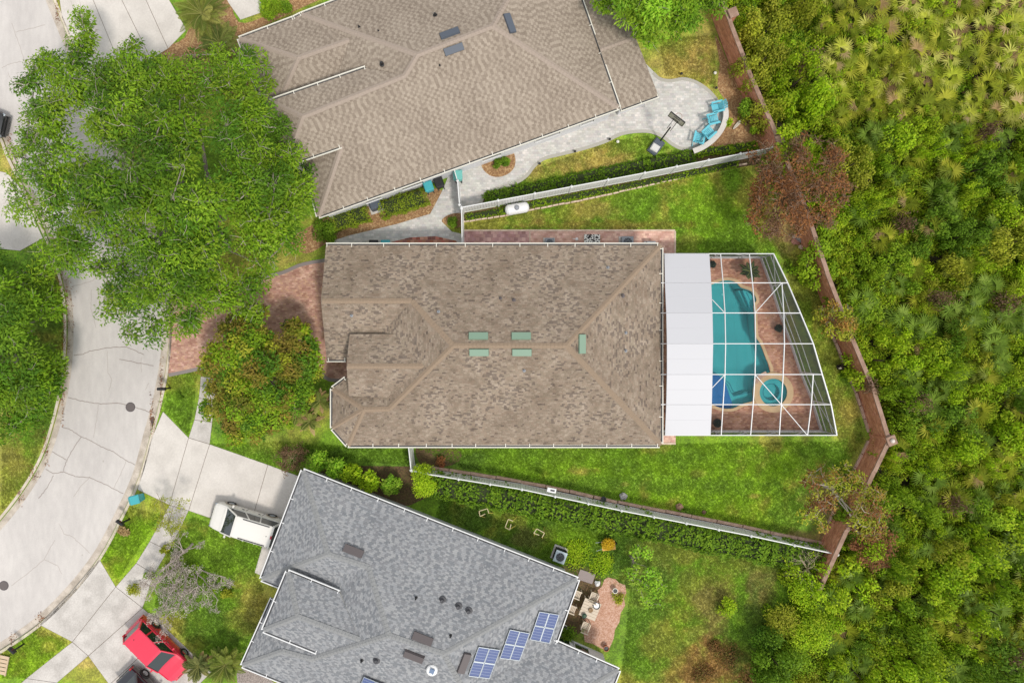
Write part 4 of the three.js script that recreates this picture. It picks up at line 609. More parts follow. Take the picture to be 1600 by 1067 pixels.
// tree whose crown fills a plan outline between two heights
function tree(o) {
  const t = thing(o.name, o.label, o.category ?? 'tree', null, 0, o.group), base = at(...o.base), xs = o.outline.map((q) => q[0]), ys = o.outline.map((q) => q[1]), cl = [];
  const edge = (x, y) => { let m = 1e9; for (let i = 0; i < o.outline.length; i++) { const a = o.outline[i], b = o.outline[(i + 1) % o.outline.length], dx = b[0] - a[0], dy = b[1] - a[1], k = clamp(((x - a[0]) * dx + (y - a[1]) * dy) / (dx * dx + dy * dy)); m = Math.min(m, Math.hypot(x - a[0] - dx * k, y - a[1] - dy * k)); } return m; };
  let far = 0; for (let i = 0; i < 400; i++) { const x = R(Math.min(...xs), Math.max(...xs)), y = R(Math.min(...ys), Math.max(...ys)); if (inside(x, y, o.outline)) far = Math.max(far, edge(x, y)); }
  for (let i = 0, g = 0; i < o.clumps && g < 40000; g++) {
    const x = R(Math.min(...xs), Math.max(...xs)), y = R(Math.min(...ys), Math.max(...ys)); if (!inside(x, y, o.outline)) continue;
    const e = edge(x, y) / far; if (o.gaps && fbm(x * 0.011, y * 0.011, 50 + o.clumps, 3) > o.gaps + e * 0.1) continue;
    const h = mix(o.h[0], o.h[1], Math.sqrt(clamp(e)) * R(0.55, 1)); cl.push({ c: at(x, y, h), e }); i++;
  }
  const L = new Leaves(), mb = new MB(), col = tone(o.bark ?? bark.grey), seeds = [];
  for (const { c, e } of cl) { const r = o.r * R(0.7, 1.3) * (e < 0.12 ? 0.65 : 1); clump(L, c, [r, r * 0.55, r], Math.round(o.leaves * (r / o.r) ** 1.6), o.leaf[0], o.leaf[1], pick(o.pals ?? [o.pal]), { fill: 0.5, spiky: o.spiky }); }
  for (let k = 0; k < (o.limbs ?? 7); k++) seeds.push(cl[Math.floor(k * cl.length / (o.limbs ?? 7))].c.clone());
  const fork = base.clone().setY(o.h[0] * 0.55), rt = o.trunk;
  mb.tube([base.clone().setY(-0.2), base.clone().setY(0.3), fork], [rt * 1.5, rt * 1.05, rt * 0.85], 9, col);
  const joints = seeds.map((s) => { const j = fork.clone().lerp(s, 0.62); j.y = mix(fork.y, s.y, 0.5); limb(mb, fork, j, rt * 0.45, rt * 0.2, col); return j; });
  const nodes = joints.slice(), todo = cl.map((q) => q.c).sort((p, q) => Math.min(...joints.map((j) => j.distanceTo(p))) - Math.min(...joints.map((j) => j.distanceTo(q))));
  for (const c of todo) { let b = nodes[0], m = 1e9; for (const j of nodes) { const d = j.distanceTo(c) * (j.y > c.y + 0.4 ? 1.5 : 1); if (d < m) { m = d; b = j; } } limb(mb, b, c, Math.min(rt * 0.16, 0.05), 0.018, col, 0.16); nodes.push(c); for (let k = 0; k < (o.twigs ?? 2); k++) limb(mb, c, c.clone().add(sph().multiplyScalar(o.r * 0.95)), 0.018, 0.006, tone(o.twigTone ?? bark.pale), 0.2); }
  mb.build('trunk', M.wood, t); L.build('crown', t); return t;
}
tree({ name: 'oak_tree', label: 'huge bright green oak spreading over the street and driveway', base: [345, 335], outline: [[12, 116], [42, 108], [60, 82], [78, 70], [95, 36], [122, 18], [152, 34], [168, 50], [150, 78], [186, 68], [236, 62], [268, 78], [330, 84], [376, 74], [402, 60], [428, 112], [440, 160], [470, 222], [492, 300], [486, 370], [446, 398], [418, 440], [402, 500], [332, 484], [318, 492], [268, 548], [246, 562], [200, 532], [146, 492], [164, 436], [98, 436], [58, 424], [36, 390], [18, 330], [14, 226], [46, 200], [24, 150]], h: [3.4, 11], clumps: 400, r: 0.95, leaves: 250, spiky: 1.1, leaf: [0.24, 0.09], pals: [PAL.oak, PAL.oak, PAL.oakDark], trunk: 0.42, limbs: 12, twigs: 5, gaps: 0.22 });
tree({ name: 'oak_tree', label: 'dark green oak on the verge across the street, cut by the left edge', base: [20, 560], outline: [[-60, 380], [4, 388], [40, 400], [72, 420], [88, 470], [80, 520], [92, 560], [86, 620], [62, 660], [30, 686], [-20, 692], [-80, 640]], h: [3.2, 7.5], clumps: 100, r: 0.95, leaves: 290, spiky: 1.1, leaf: [0.24, 0.09], pals: [PAL.oakDark, PAL.oak, PAL.deep], trunk: 0.3, gaps: 0.3 });
tree({ name: 'maple_tree', label: 'rounded olive green tree with a russet tinge in front of the brick driveway', base: [430, 592], outline: [[310, 580], [316, 548], [334, 520], [352, 498], [384, 484], [420, 486], [452, 498], [478, 514], [502, 548], [500, 592], [482, 632], [446, 670], [402, 686], [360, 694], [334, 672], [316, 640], [326, 610]], h: [2.6, 6.2], clumps: 210, r: 0.62, leaves: 150, leaf: [0.2, 0.11], pals: [[[150, 156, 50], [128, 140, 42], [164, 150, 60], [112, 128, 38]], PAL.oakDark, PAL.olive, PAL.mid, PAL.oak, [[156, 140, 56], [132, 132, 44], [166, 146, 62]]], trunk: 0.18, twigTone: bark.brown, gaps: 0.5 });
tree({ name: 'oak_tree', label: 'bright green tree overhanging the lanai roof at the top edge', base: [985, 50], outline: [[938, -40], [940, 10], [962, 28], [985, 40], [1004, 52], [1014, 72], [1036, 52], [1060, 46], [1084, 30], [1104, 20], [1112, -40]], h: [3.5, 7.5], clumps: 70, r: 0.8, leaves: 290, spiky: 1.1, leaf: [0.24, 0.09], pals: [PAL.spring, PAL.oak], trunk: 0.25, gaps: 0.4 });
tree({ name: 'broadleaf_tree', label: 'dark green tree at the top beside the brick wall', base: [1090, -10], outline: [[1092, -30], [1096, 10], [1110, 28], [1126, 22], [1134, -30]], h: [2.5, 4.5], clumps: 12, r: 0.6, leaves: 160, leaf: [0.2, 0.1], pals: [PAL.deep], trunk: 0.12 });
tree({ name: 'fruit_tree', label: 'young pale green tree with open branches beside the patio set', base: [985, 868], outline: [[962, 862], [985, 846], [1020, 852], [1042, 870], [1030, 900], [1046, 940], [1030, 952], [1004, 944], [1000, 918], [974, 910], [960, 888]], h: [1.8, 3.4], clumps: 30, r: 0.36, leaves: 34, leaf: [0.2, 0.12], pals: [PAL.spring], trunk: 0.07, twigs: 1 });
tree({ name: 'dead_tree', label: 'large rust brown dead tree leaning over the brick wall', base: [1215, 318], outline: [[1165, 250], [1180, 226], [1215, 222], [1250, 208], [1296, 218], [1330, 244], [1336, 290], [1312, 330], [1290, 368], [1250, 372], [1215, 380], [1182, 366], [1166, 330], [1176, 290]], h: [2.6, 5.5], clumps: 125, r: 0.55, leaves: 75, leaf: [0.2, 0.07], pals: [PAL.rust, PAL.rust, [[122, 90, 64], [140, 108, 80]]], trunk: 0.2, bark: bark.brown, twigs: 5, twigTone: [168, 140, 116], gaps: 0.42 });
tree({ name: 'dying_tree', label: 'half bare olive and rust coloured tree over the wall below the corner pillar', base: [1290, 758], outline: [[1252, 760], [1262, 738], [1290, 714], [1322, 722], [1350, 742], [1380, 770], [1392, 810], [1376, 850], [1340, 842], [1310, 800], [1290, 836], [1256, 832], [1244, 806], [1262, 790]], h: [2.2, 4.6], clumps: 70, r: 0.46, leaves: 60, leaf: [0.18, 0.08], pals: [PAL.russet, PAL.olive, PAL.olive, PAL.rust], trunk: 0.17, bark: bark.pale, twigs: 4, twigTone: [190, 164, 136], gaps: 0.35 });
tree({ name: 'dying_tree', label: 'small yellow green tree leaning over the wall beside the pool enclosure', base: [1300, 505], outline: [[1278, 488], [1300, 470], [1326, 478], [1340, 505], [1332, 530], [1300, 524], [1284, 510]], h: [1.8, 3.2], clumps: 26, r: 0.42, leaves: 85, leaf: [0.18, 0.1], pals: [PAL.russet, PAL.olive], trunk: 0.08, bark: bark.pale, twigs: 3, gaps: 0.4 });
tree({ name: 'dead_tree', label: 'rust red dead tree beyond the wall, below the half bare tree', base: [1356, 850], outline: [[1330, 840], [1360, 822], [1396, 832], [1402, 868], [1380, 892], [1344, 884]], h: [1.6, 3.0], clumps: 28, r: 0.46, leaves: 60, leaf: [0.19, 0.08], pals: [[[150, 96, 64], [128, 82, 56], [168, 116, 76]]], trunk: 0.1, bark: bark.brown, twigs: 4, twigTone: [150, 110, 84] });
// bare twiggy growth
function twigs(name, label, list, tn, leafPal, cat = 'dead tree') {
  const t = thing(name, label, cat), mb = new MB(), L = new Leaves();
  for (const [bx, by, tx, ty, h, n, spread, r] of list) {
    const a = at(bx, by, 0), b = at(tx, ty, h); limb(mb, a, b, r, r * 0.5, tone(tn), 0.06);
    const grow = (p, d, l, rr, k) => { const q = p.clone().addScaledVector(d, l); limb(mb, p, q, rr, rr * 0.5, tone(tn, R(0.85, 1.15)), 0.14); if (k) for (let i = 0; i < 3; i++) grow(p.clone().lerp(q, R(0.45, 1)), d.clone().add(sph().multiplyScalar(0.75)).normalize(), l * R(0.5, 0.75), rr * 0.5, k - 1); else if (leafPal) clump(L, q, [0.16, 0.1, 0.16], 9, 0.12, 0.04, leafPal); };
    for (let i = 0; i < n; i++) { const d = sph(); d.y = Math.abs(d.y) * 0.35; grow(a.clone().lerp(b, R(0.5, 1)), d.normalize(), spread * R(0.6, 1.1), r * 0.4, 2); }
  }
  mb.build('trunk', M.wood, t); if (leafPal) L.build('crown', t); return t;
}
twigs('dead_tree', 'grey mossy dead tree sprawling over the lawn beside the red car', [[300, 850, 285, 862, 1.2, 6, 0.8, 0.1], [292, 860, 255, 888, 1.6, 8, 0.9, 0.1], [282, 880, 240, 915, 2.0, 8, 1.0, 0.08], [285, 890, 265, 930, 2.0, 10, 1.1, 0.08], [290, 900, 275, 955, 2.2, 10, 1.0, 0.07], [300, 890, 310, 920, 2.0, 9, 1.0, 0.06], [305, 895, 340, 938, 1.9, 6, 0.7, 0.05], [312, 890, 352, 902, 1.7, 5, 0.6, 0.05], [280, 920, 250, 975, 2.2, 9, 0.8, 0.05]], [186, 172, 164], PAL.moss);
twigs('sapling', 'thin nearly bare sapling beside the driveway apron', [[262, 828, 250, 800, 2.2, 6, 0.7, 0.03], [262, 828, 270, 792, 2.4, 6, 0.8, 0.03], [262, 830, 244, 770, 2.8, 5, 0.7, 0.025], [266, 830, 268, 838, 1.5, 5, 0.4, 0.03]], [150, 134, 118], PAL.olive, 'sapling');
twigs('bare_shrub', 'bare tan shrub by the wall end at the lower right', [[1262, 884, 1262, 888, 1.3, 34, 1.1, 0.06], [1248, 880, 1244, 886, 1.0, 16, 0.8, 0.05]], [206, 186, 160], null, 'shrub'); twigs('bare_shrub', 'dry tan shrub at the corner of the grey garage', [[462, 714, 456, 716, 1.3, 26, 0.65, 0.03]], [176, 150, 120], [[150, 118, 90], [118, 92, 66]], 'shrub');
// shrubs and clipped hedges
function shrub(name, label, x, y, r, h, pal, n, leaf, group, cat = 'shrub') { const t = thing(name, label, cat, null, 0, group), c = at(x, y, h * 0.5), L = new Leaves(), mb = new MB(), k = Math.max(3, Math.round(r * 7)); for (let i = 0; i < k; i++) { const s = sph(); limb(mb, V(c.x, -0.05, c.z), c.clone().add(V(s.x * r * 0.6, Math.abs(s.y) * h * 0.35, s.z * r * 0.6)), 0.03, 0.012, tone(bark.dark)); } for (let i = 0; i < k * 2; i++) { const s = sph(); s.y = s.y * 0.5 + 0.3; clump(L, V(c.x + s.x * r * 0.6, Math.max(0.12, c.y + s.y * h * 0.5), c.z + s.z * r * 0.6), [r * 0.5, h * 0.3, r * 0.5], Math.round(n / k / 2), leaf, leaf * 0.5, pal); } mb.build('stems', M.wood, t); L.build('foliage', t); return t; }
function hedge(name, label, line, width, h, pal, dens, leaf, group) {
  const t = thing(name, label, 'hedge', null, 0, group), v = line.map((q) => at(...q)), L = new Leaves(), core = new MB();
  for (let i = 0; i < v.length - 1; i++) {
    const a = v[i], b = v[i + 1], d = b.clone().sub(a), len = d.length(); d.normalize(); const s = V(-d.z, 0, d.x); core.beam(a.clone().setY(h * 0.42), b.clone().setY(h * 0.42), width * 0.72, h * 0.8);
    for (let k = 0; k < len * (width + 2 * h) * dens; k++) {
      const u = R(-width * 0.3, len + width * 0.3), bump = 1 + 0.28 * fbm((a.x + d.x * u) * 1.1, (a.z + d.z * u) * 1.1, h, 3), q = R(-1, 1), top = rnd() < width / (width + 2 * h); let p, n;
      if (top) { p = a.clone().addScaledVector(d, u).addScaledVector(s, q * width * 0.5 * bump).setY(h * (bump * (1 - 0.18 * q * q)) - R(0, 0.16)); n = V(s.x * q * 0.5, 1, s.z * q * 0.5); } else { const e = rnd() < 0.5 ? 1 : -1; p = a.clone().addScaledVector(d, u).addScaledVector(s, e * width * (0.5 * bump - R(0, 0.12))).setY(R(0.06, h)); n = V(s.x * e, 0.5, s.z * e); }
      n.add(sph().multiplyScalar(0.6)).normalize(); const dd = sph(); dd.addScaledVector(n, -dd.dot(n)).normalize(); const z = R(0.7, 1.3); L.add(p, n, dd, leaf * z, leaf * 0.55 * z, tone(mix3(pick(pal), pick(pal), rnd()), R(0.8, 1.2)));
    }
  }
  core.build('stems', paint(52, 62, 30, { roughness: 1 }), t); L.build('foliage', t); return t;
}
hedge('clipped_hedge', 'long square clipped hedge beside the teal wheelie bin', [[603, 329], [662, 311]], 1.25, 0.9, PAL.hedge, 330, 0.11, 'clipped hedges along the north house'); hedge('clipped_hedge', 'shorter clipped hedge between the grey unit and the oak', [[528, 350], [572, 337]], 1.15, 0.9, PAL.hedge, 330, 0.11, 'clipped hedges along the north house');
hedge('grass_border', 'low dark green border along the north side of the white fence', [[764, 312], [860, 292], [940, 274], [1010, 259], [1080, 246]], 1.0, 0.35, PAL.deep, 210, 0.2); hedge('grass_border', 'low dark green border near the curved seat wall', [[1090, 240], [1140, 234], [1178, 228]], 0.5, 0.4, PAL.mid, 200, 0.18);
hedge('grass_border', 'narrow green border between the white fence and the edging blocks', [[730, 340], [786, 330], [840, 318], [960, 296], [1090, 270], [1150, 256]], 0.4, 0.22, PAL.mid, 170, 0.16);
hedge('leafy_hedge', 'long dark green broadleaf hedge along the southern white fence', [[690, 754], [770, 770], [850, 787], [930, 802], [1010, 818], [1100, 838], [1190, 853], [1264, 864]], 1.7, 1.5, PAL.deep, 100, 0.22);
shrub('round_bush', 'large round clipped bright green bush at the fence corner', 662, 749, 1.1, 2.2, PAL.lime, 5200, 0.11, null, 'bush'); shrub('round_bush', 'small round bush between the grey roof and the round clipped bush', 612, 758, 0.66, 1.4, PAL.spring, 1700, 0.16, null, 'bush');
[[502, 722], [526, 730], [552, 742], [576, 750]].forEach(([x, y], i) => shrub('glossy_bush', ['glossy bush at the roof corner, nearest the tan shrub', 'second glossy bush along the grey roof edge', 'third glossy bush along the grey roof edge', 'yellow green glossy bush nearest the small round bush'][i], x, y, 0.72, 1.7, i > 1 ? PAL.lime : PAL.spring, 1300, 0.2, 'glossy bushes beside the grey garage', 'bush'));
[[1259, 922, 1.25, 2.2, PAL.lime], [1222, 968, 1.2, 1.8, PAL.olive], [1196, 1000, 1.1, 1.6, PAL.oakDark], [1212, 1040, 1.3, 2.0, PAL.deep], [1262, 985, 1.5, 2.6, PAL.lime], [1240, 1030, 1.4, 2.4, PAL.mid]].forEach(([x, y, r, h, p], i) => shrub('edge_shrub', ['lime bush spilling over the lower end of the brick wall', 'olive bush below the end of the brick wall', 'dark bush bordering the brown dry brush', 'dark bush at the bottom beside the brown dry brush', 'tall lime bush right of the wall end', 'bushy green shrub at the bottom right of the brown brush'][i], x, y, r, h, p, 3200, 0.13, 'bushes at the lower end of the wall'));
shrub('yellow_shrub', 'yellow green shrub alone on the dry lawn', 1133, 948, 0.7, 1.1, PAL.lime, 900, 0.16); shrub('garden_shrub', 'round green bush in the bed by the top walkway', 424, 14, 0.75, 1.5, PAL.mid, 2200, 0.14); shrub('garden_shrub', 'small dark bush beside the round bush at the top', 446, 12, 0.5, 0.9, PAL.deep, 800, 0.14);
shrub('garden_shrub', 'left of the two plants in the half round bed', 776, 255, 0.34, 0.45, PAL.deep, 420, 0.14); shrub('garden_shrub', 'right of the two plants in the half round bed', 789, 252, 0.32, 0.45, PAL.deep, 420, 0.14); shrub('garden_shrub', 'dark bush in the bed beside the white gate fence', 707, 346, 0.4, 0.8, PAL.deep, 900, 0.12);
shrub('garden_shrub', 'conical evergreen at the foot of the brick wall', 1166, 170, 0.55, 1.6, PAL.deep, 1400, 0.16); shrub('garden_shrub', 'smaller evergreen below the surfboard', 1180, 200, 0.4, 0.9, PAL.mid, 600, 0.14); shrub('garden_shrub', 'leafy weed bush behind the curved seat wall', 1138, 193, 0.35, 0.5, PAL.lime, 300, 0.16); shrub('garden_shrub', 'dark foliage shrub beside the oak and the clipped hedge', 508, 362, 0.9, 1.0, PAL.deep, 1500, 0.16);
shrub('garden_shrub', 'dark shrub growing under the patio chairs', 888, 990, 0.6, 0.8, PAL.deep, 700, 0.14); shrub('ground_plant', 'pale weeds at the edge of the flagstone patio', 967, 935, 0.5, 0.4, PAL.olive, 420, 0.12); shrub('ground_plant', 'bright ground cover beside the air conditioner', 903, 866, 1.1, 0.16, PAL.lime, 1300, 0.13); shrub('ground_plant', 'second bright ground cover patch below the wheelbarrow', 940, 880, 1.0, 0.14, PAL.lime, 1100, 0.13); shrub('dry_shrub', 'brown shrivelled shrub at the short fence', 688, 722, 0.4, 0.5, PAL.rust, 350, 0.12); [[1100, 1052, 0.9], [1140, 1030, 1.1], [1172, 1058, 1.0], [1120, 1010, 0.6]].forEach(([x, y, r], i) => shrub('dry_shrub', ['brown dry brush nearest the grey roof at the bottom edge', 'widest brown dry brush at the bottom of the lawn', 'brown dry brush beside the dark bottom bushes', 'small brown brush clump above the others'][i], x, y, r, 0.4, [[156, 110, 66], [134, 96, 56], [136, 118, 58], [110, 116, 44], [120, 84, 52]], 700, 0.12, 'dry brush at the bottom of the lawn')); shrub('ornamental_grass', 'tuft of dry straw grass beside the mailbox', 193, 830, 0.4, 0.35, PAL.straw, 420, 0.16); shrub('verge_shrub', 'small dark shrub on the verge by the brick driveway', 281, 620, 0.28, 0.35, PAL.deep, 260, 0.1);
[[232, 900, 0.35], [208, 922, 0.5], [300, 888, 0.5], [258, 858, 0.3], [330, 918, 0.45], [355, 928, 0.42]].forEach(([x, y, r], i) => shrub('lawn_shrub', ['small green shrub at the sidewalk under the dead tree', 'olive shrub spilling onto the lower driveway', 'green shrub under the mossy dead tree', 'low shrub beside the sapling', 'small shrub right of the mossy dead tree', 'outermost small shrub right of the dead tree'][i], x, y, r, 0.6, i % 2 ? PAL.olive : PAL.mid, 500, 0.13, 'small shrubs round the dead tree'));
[[1392, 352, 0.8], [1448, 470, 0.9], [1516, 216, 0.6], [1552, 474, 1.0], [1412, 628, 0.9], [1468, 780, 0.8], [1560, 1010, 0.7], [1345, 600, 0.7], [1252, 110, 0.8]].forEach(([x, y, r], i) => { const t = shrub('dead_bush', ['brown dead bush right of the rust brown tree', 'brown dead bush below the middle of the thicket', 'small brown dead bush in the bright vines at the upper right', 'brown dead bush near the right edge, level with the pool', 'brown dead bush right of the corner pillar', 'brown dead bush in the lower thicket, right of the half bare tree', 'brown dead bush at the lower right corner', 'brown dead bush just behind the wall beside the spa', 'brown dead bush behind the upper wall'][i], x, y, r, 1, [[150, 118, 92], [128, 98, 76], [172, 142, 112], [112, 88, 66]], 420, 0.13, 'dead bushes in the thicket'); t.position.y = 0; t.scale.y = 3.2; });
// palms with feather fronds
function featherPalm(name, label, x, y, h, n, len, pal, dead = 0, cat = 'palm') {
  const t = thing(name, label, cat), top = at(x, y, h), L = new Leaves(), mb = new MB(); mb.tube([V(top.x, -0.1, top.z), V(top.x, h * 0.6, top.z), top], [0.22, 0.16, 0.14], 8, tone(bark.brown));
  for (let i = 0; i < n; i++) {
    const a = i * 2.399 + R(-0.2, 0.2), el = mix(1.25, 0.05, (i + 0.5) / n) + R(-0.1, 0.1), l = len * R(0.8, 1.1), pts = [], isD = i / n > 1 - dead; for (let k = 0; k <= 7; k++) { const q = k / 7, e = el - q * q * 1.1, rr = l * q; pts.push(top.clone().add(V(Math.cos(a) * rr * Math.cos(el * 0.7), Math.sin(el) * rr - q * q * l * 0.55 * 0.8 + 0.05, Math.sin(a) * rr * Math.cos(el * 0.7)))); }
    const tn = isD ? pick(PAL.straw) : pick(pal); mb.tube(pts, pts.map((_, k) => 0.022 * (1 - k / 8) + 0.004), 3, tone(isD ? [170, 140, 100] : [150, 150, 80]));
    for (let k = 3; k < 60; k++) { const q = k / 60, f = q * 7, j = Math.floor(f), p = pts[j].clone().lerp(pts[Math.min(7, j + 1)], f - j), d = pts[Math.min(7, j + 1)].clone().sub(pts[j]).normalize(), s = V(-Math.sin(a), 0, Math.cos(a)); for (const e of [1, -1]) { const ll = 0.42 * Math.sin(Math.PI * (q * 0.85 + 0.12)) * R(0.85, 1.1) * len / 1.8, dir = s.clone().multiplyScalar(e).addScaledVector(d, 0.75).add(V(0, -0.25 + R(-0.1, 0.1), 0)).normalize(), nn = V(0, 1, 0).addScaledVector(dir, -dir.y).normalize(); L.add(p, nn, dir, ll, 0.024, tone(tn, R(0.75, 1.25))); } }
  }
  mb.build('trunk', M.wood, t); L.build('fronds', t); return t;
}
const PALM = [[158, 166, 76], [140, 150, 66], [176, 176, 92], [120, 136, 58]];
featherPalm('date_palm', 'feathery palm with dry centre beside the top driveway', 316, 22, 3.2, 38, 1.9, PALM, 0.12); featherPalm('date_palm', 'darker palm with brown crown beside the roof corner', 344, 68, 2.6, 38, 1.7, [[124, 138, 64], [108, 124, 58], [140, 148, 74]], 0.12);
featherPalm('sago_palm', 'large sago palm between the red car and the grey roof', 352, 1038, 1.3, 36, 1.45, [[138, 152, 64], [152, 162, 70], [120, 136, 58]]); featherPalm('sago_palm', 'smaller sago palm at the nose of the red car', 310, 1040, 1.2, 28, 1.2, [[120, 128, 70], [140, 144, 84], [104, 116, 60]], 0.2); featherPalm('small_palm', 'drooping palm beside the bay window corner', 500, 626, 2.0, 16, 1.0, PALM, 0.4); featherPalm('small_palm', 'ragged palm below the bay window corner', 484, 658, 1.8, 16, 1.0, PALM, 0.5); featherPalm('small_palm', 'third ragged palm nearest the reddish tree', 464, 648, 2.0, 12, 0.9, PALM, 0.5);
featherPalm('potted_palm', 'palm in the corner of the pool enclosure', 1172, 424, 1.0, 14, 0.8, [[70, 92, 58], [86, 104, 64]]);
// ---------------------------------------------------------------- the thicket beyond the brick wall
const BEYOND = [[1160, -60], [1158, 40], [1178, 110], [1226, 220], [1272, 340], [1330, 500], [1404, 680], [1300, 900], [1230, 1000], [1190, 1140], [1700, 1140], [1700, -60]];
function moundGeo(pal, leaf, n) { // irregular leafy mound, 1 m radius
  const L = new Leaves(), lobes = []; for (let i = 0; i < 20; i++) { const a = R(0, 6.28), q = Math.sqrt(rnd()) * 0.86, e = 1 + 0.3 * Math.sin(a * 2 + lobes.length); lobes.push([Math.cos(a) * q * e, R(0.2, 0.8) - q * 0.25, Math.sin(a) * q * e, R(0.16, 0.34)]); }
  for (const [x, y, z, r] of lobes) clump(L, V(x, y, z), [r, r * 0.75, r], Math.round(n / 20 * (r / 0.25) ** 2), leaf, leaf * 0.62, pal, { fill: 0.35 }); return L.geometry();
}
function fanGeo(pal, n, dry) { // saw palmetto: fan leaves on stalks
  const L = new Leaves();
  for (let i = 0; i < n; i++) {
    const a = i * 2.4 + R(-0.3, 0.3), el = i < 3 ? R(1.2, 1.5) : R(0.25, 1.2), l = R(0.4, 0.85), hub = V(Math.cos(a) * Math.cos(el) * l, Math.sin(el) * l * 0.9 + 0.2, Math.sin(a) * Math.cos(el) * l), o = V(Math.cos(a), 0.15, Math.sin(a)).normalize(), s = V(-Math.sin(a), 0, Math.cos(a)), nn = V(-Math.cos(a) * 0.5, 1, -Math.sin(a) * 0.5).normalize(), tn = rnd() < dry ? pick(PAL.straw) : pick(pal), fr = R(0.5, 0.75);
    L.strip([V(0, 0.1, 0), hub.clone().multiplyScalar(0.5).add(V(0, 0.08, 0)), hub], 0.03, nn, tone([140, 140, 70]));
    for (let k = 0; k < 15; k++) { const f = (k / 14 - 0.5) * 3.6, d = o.clone().multiplyScalar(Math.cos(f)).addScaledVector(s, Math.sin(f)).addScaledVector(nn, R(-0.05, 0.2)).normalize(), e = fr * R(0.85, 1.05) * (1 - 0.18 * Math.abs(f)); L.strip([hub, hub.clone().addScaledVector(d, e * 0.5), hub.clone().addScaledVector(d, e).add(V(0, -0.06, 0))], 0.055, nn, tone(tn, R(0.8, 1.2))); }
  }
  return L.geometry();
}
{
  const mk = (f, k) => Array.from({ length: k }, f), mounds = { lime: mk(() => moundGeo(PAL.lime, 0.085, 3200), 4), mid: mk(() => moundGeo(PAL.mid, 0.085, 3200), 4), olive: mk(() => moundGeo(PAL.olive, 0.08, 3000), 4), deep: mk(() => moundGeo(PAL.deep, 0.09, 2800), 3) }, fans = { yellow: mk(() => fanGeo(PAL.yellow, 13, 0.12), 3), olive: mk(() => fanGeo(PAL.olive, 12, 0.08), 3), mid: mk(() => fanGeo([[140, 170, 60], [156, 182, 76], [122, 152, 52]], 12, 0.04), 2) };
  const stem = new MB().tube([V(0, -0.3, 0), V(0.03, 0.3, 0.02), V(0, 0.6, 0)], [0.05, 0.04, 0.02], 5, tone(bark.dark)).geometry(), stub = new MB().tube([V(0, -0.1, 0), V(0.02, 0.2, 0)], [0.09, 0.07], 6, tone(bark.brown)).geometry();
  const zone = (x, y) => (y < 190 ? (x > 1300 ? 'palmetto' : 'north') : y < 470 ? (x < 1360 ? 'beside' : 'middle') : y < 720 ? 'pillar' : 'south');
  const where = { palmetto: 'in the top right thicket', north: 'beyond the upper wall', beside: 'near the rust brown tree', middle: 'in the middle thicket', pillar: 'level with the pool', south: 'in the lower right thicket' };
  const say = { lime: 'bright lime leafy mound', mid: 'mid green leafy mound', olive: 'olive leafy mound', deep: 'dark green leafy mound' };
  const put = (name, label, cat, group, geo, stemGeo, x, y, h, s, part) => { const t = thing(name, label, cat, at(x, y, h).setY(0), R(0, 6.28), group), c = new THREE.Mesh(geo, M.leaf), m = new THREE.Mesh(stemGeo, M.wood); c.name = part; m.name = 'stem'; t.add(c, m); t.scale.set(...s); return t; };
  const made = {}, ONES = ['', 'first', 'second', 'third', 'fourth', 'fifth', 'sixth', 'seventh', 'eighth', 'ninth', 'tenth', 'eleventh', 'twelfth', 'thirteenth', 'fourteenth', 'fifteenth', 'sixteenth', 'seventeenth', 'eighteenth', 'nineteenth'], TENS = { 2: ['twentieth', 'twenty'], 3: ['thirtieth', 'thirty'], 4: ['fortieth', 'forty'], 5: ['fiftieth', 'fifty'], 6: ['sixtieth', 'sixty'], 7: ['seventieth', 'seventy'] }, ORD = (k) => (k < 20 ? ONES[k] : k % 10 ? `${TENS[Math.floor(k / 10)][1]}-${ONES[k % 10]}` : TENS[k / 10][0]);
  const remember = (t, key, y) => (made[key] ??= []).push([y, t]);
  const done = [], far = (x, y, d) => done.every(([a, b, e]) => Math.hypot(a - x, b - y) > (d + e) / 2);
  for (let i = 0, g = 0; g < 6000 && i < 128; g++) {
    const x = R(1160, 1660), y = R(-30, 1100); if (!inside(x, y, BEYOND)) continue; const z = zone(x, y); if (z === 'palmetto' && rnd() < 0.9) continue;
    const r = R(0.9, 2.1), d = r * 22.5 * 1.0; if (!far(x, y, d)) continue; done.push([x, y, d]); i++;
    const n = fbm(x * 0.008, y * 0.008, 70, 2), kind = z === 'north' ? pick(['mid', 'olive', 'lime']) : n > 0.1 ? 'lime' : n > -0.12 ? pick(['lime', 'lime', 'mid', 'olive']) : n > -0.25 ? pick(['mid', 'olive', 'deep']) : pick(['deep', 'mid']), hgt = R(1.8, 4.6) * (0.7 + r * 0.2);
    remember(put('thicket_shrub', `${say[kind]} ${where[z]}`, 'shrub', 'leafy mounds of the thicket', pick(mounds[kind]), stem, x, y, hgt * 0.7, [r, hgt, r * R(0.8, 1.2)], 'foliage'), `${say[kind]}s ${where[z]}`, y);
  }
  const spots = [];
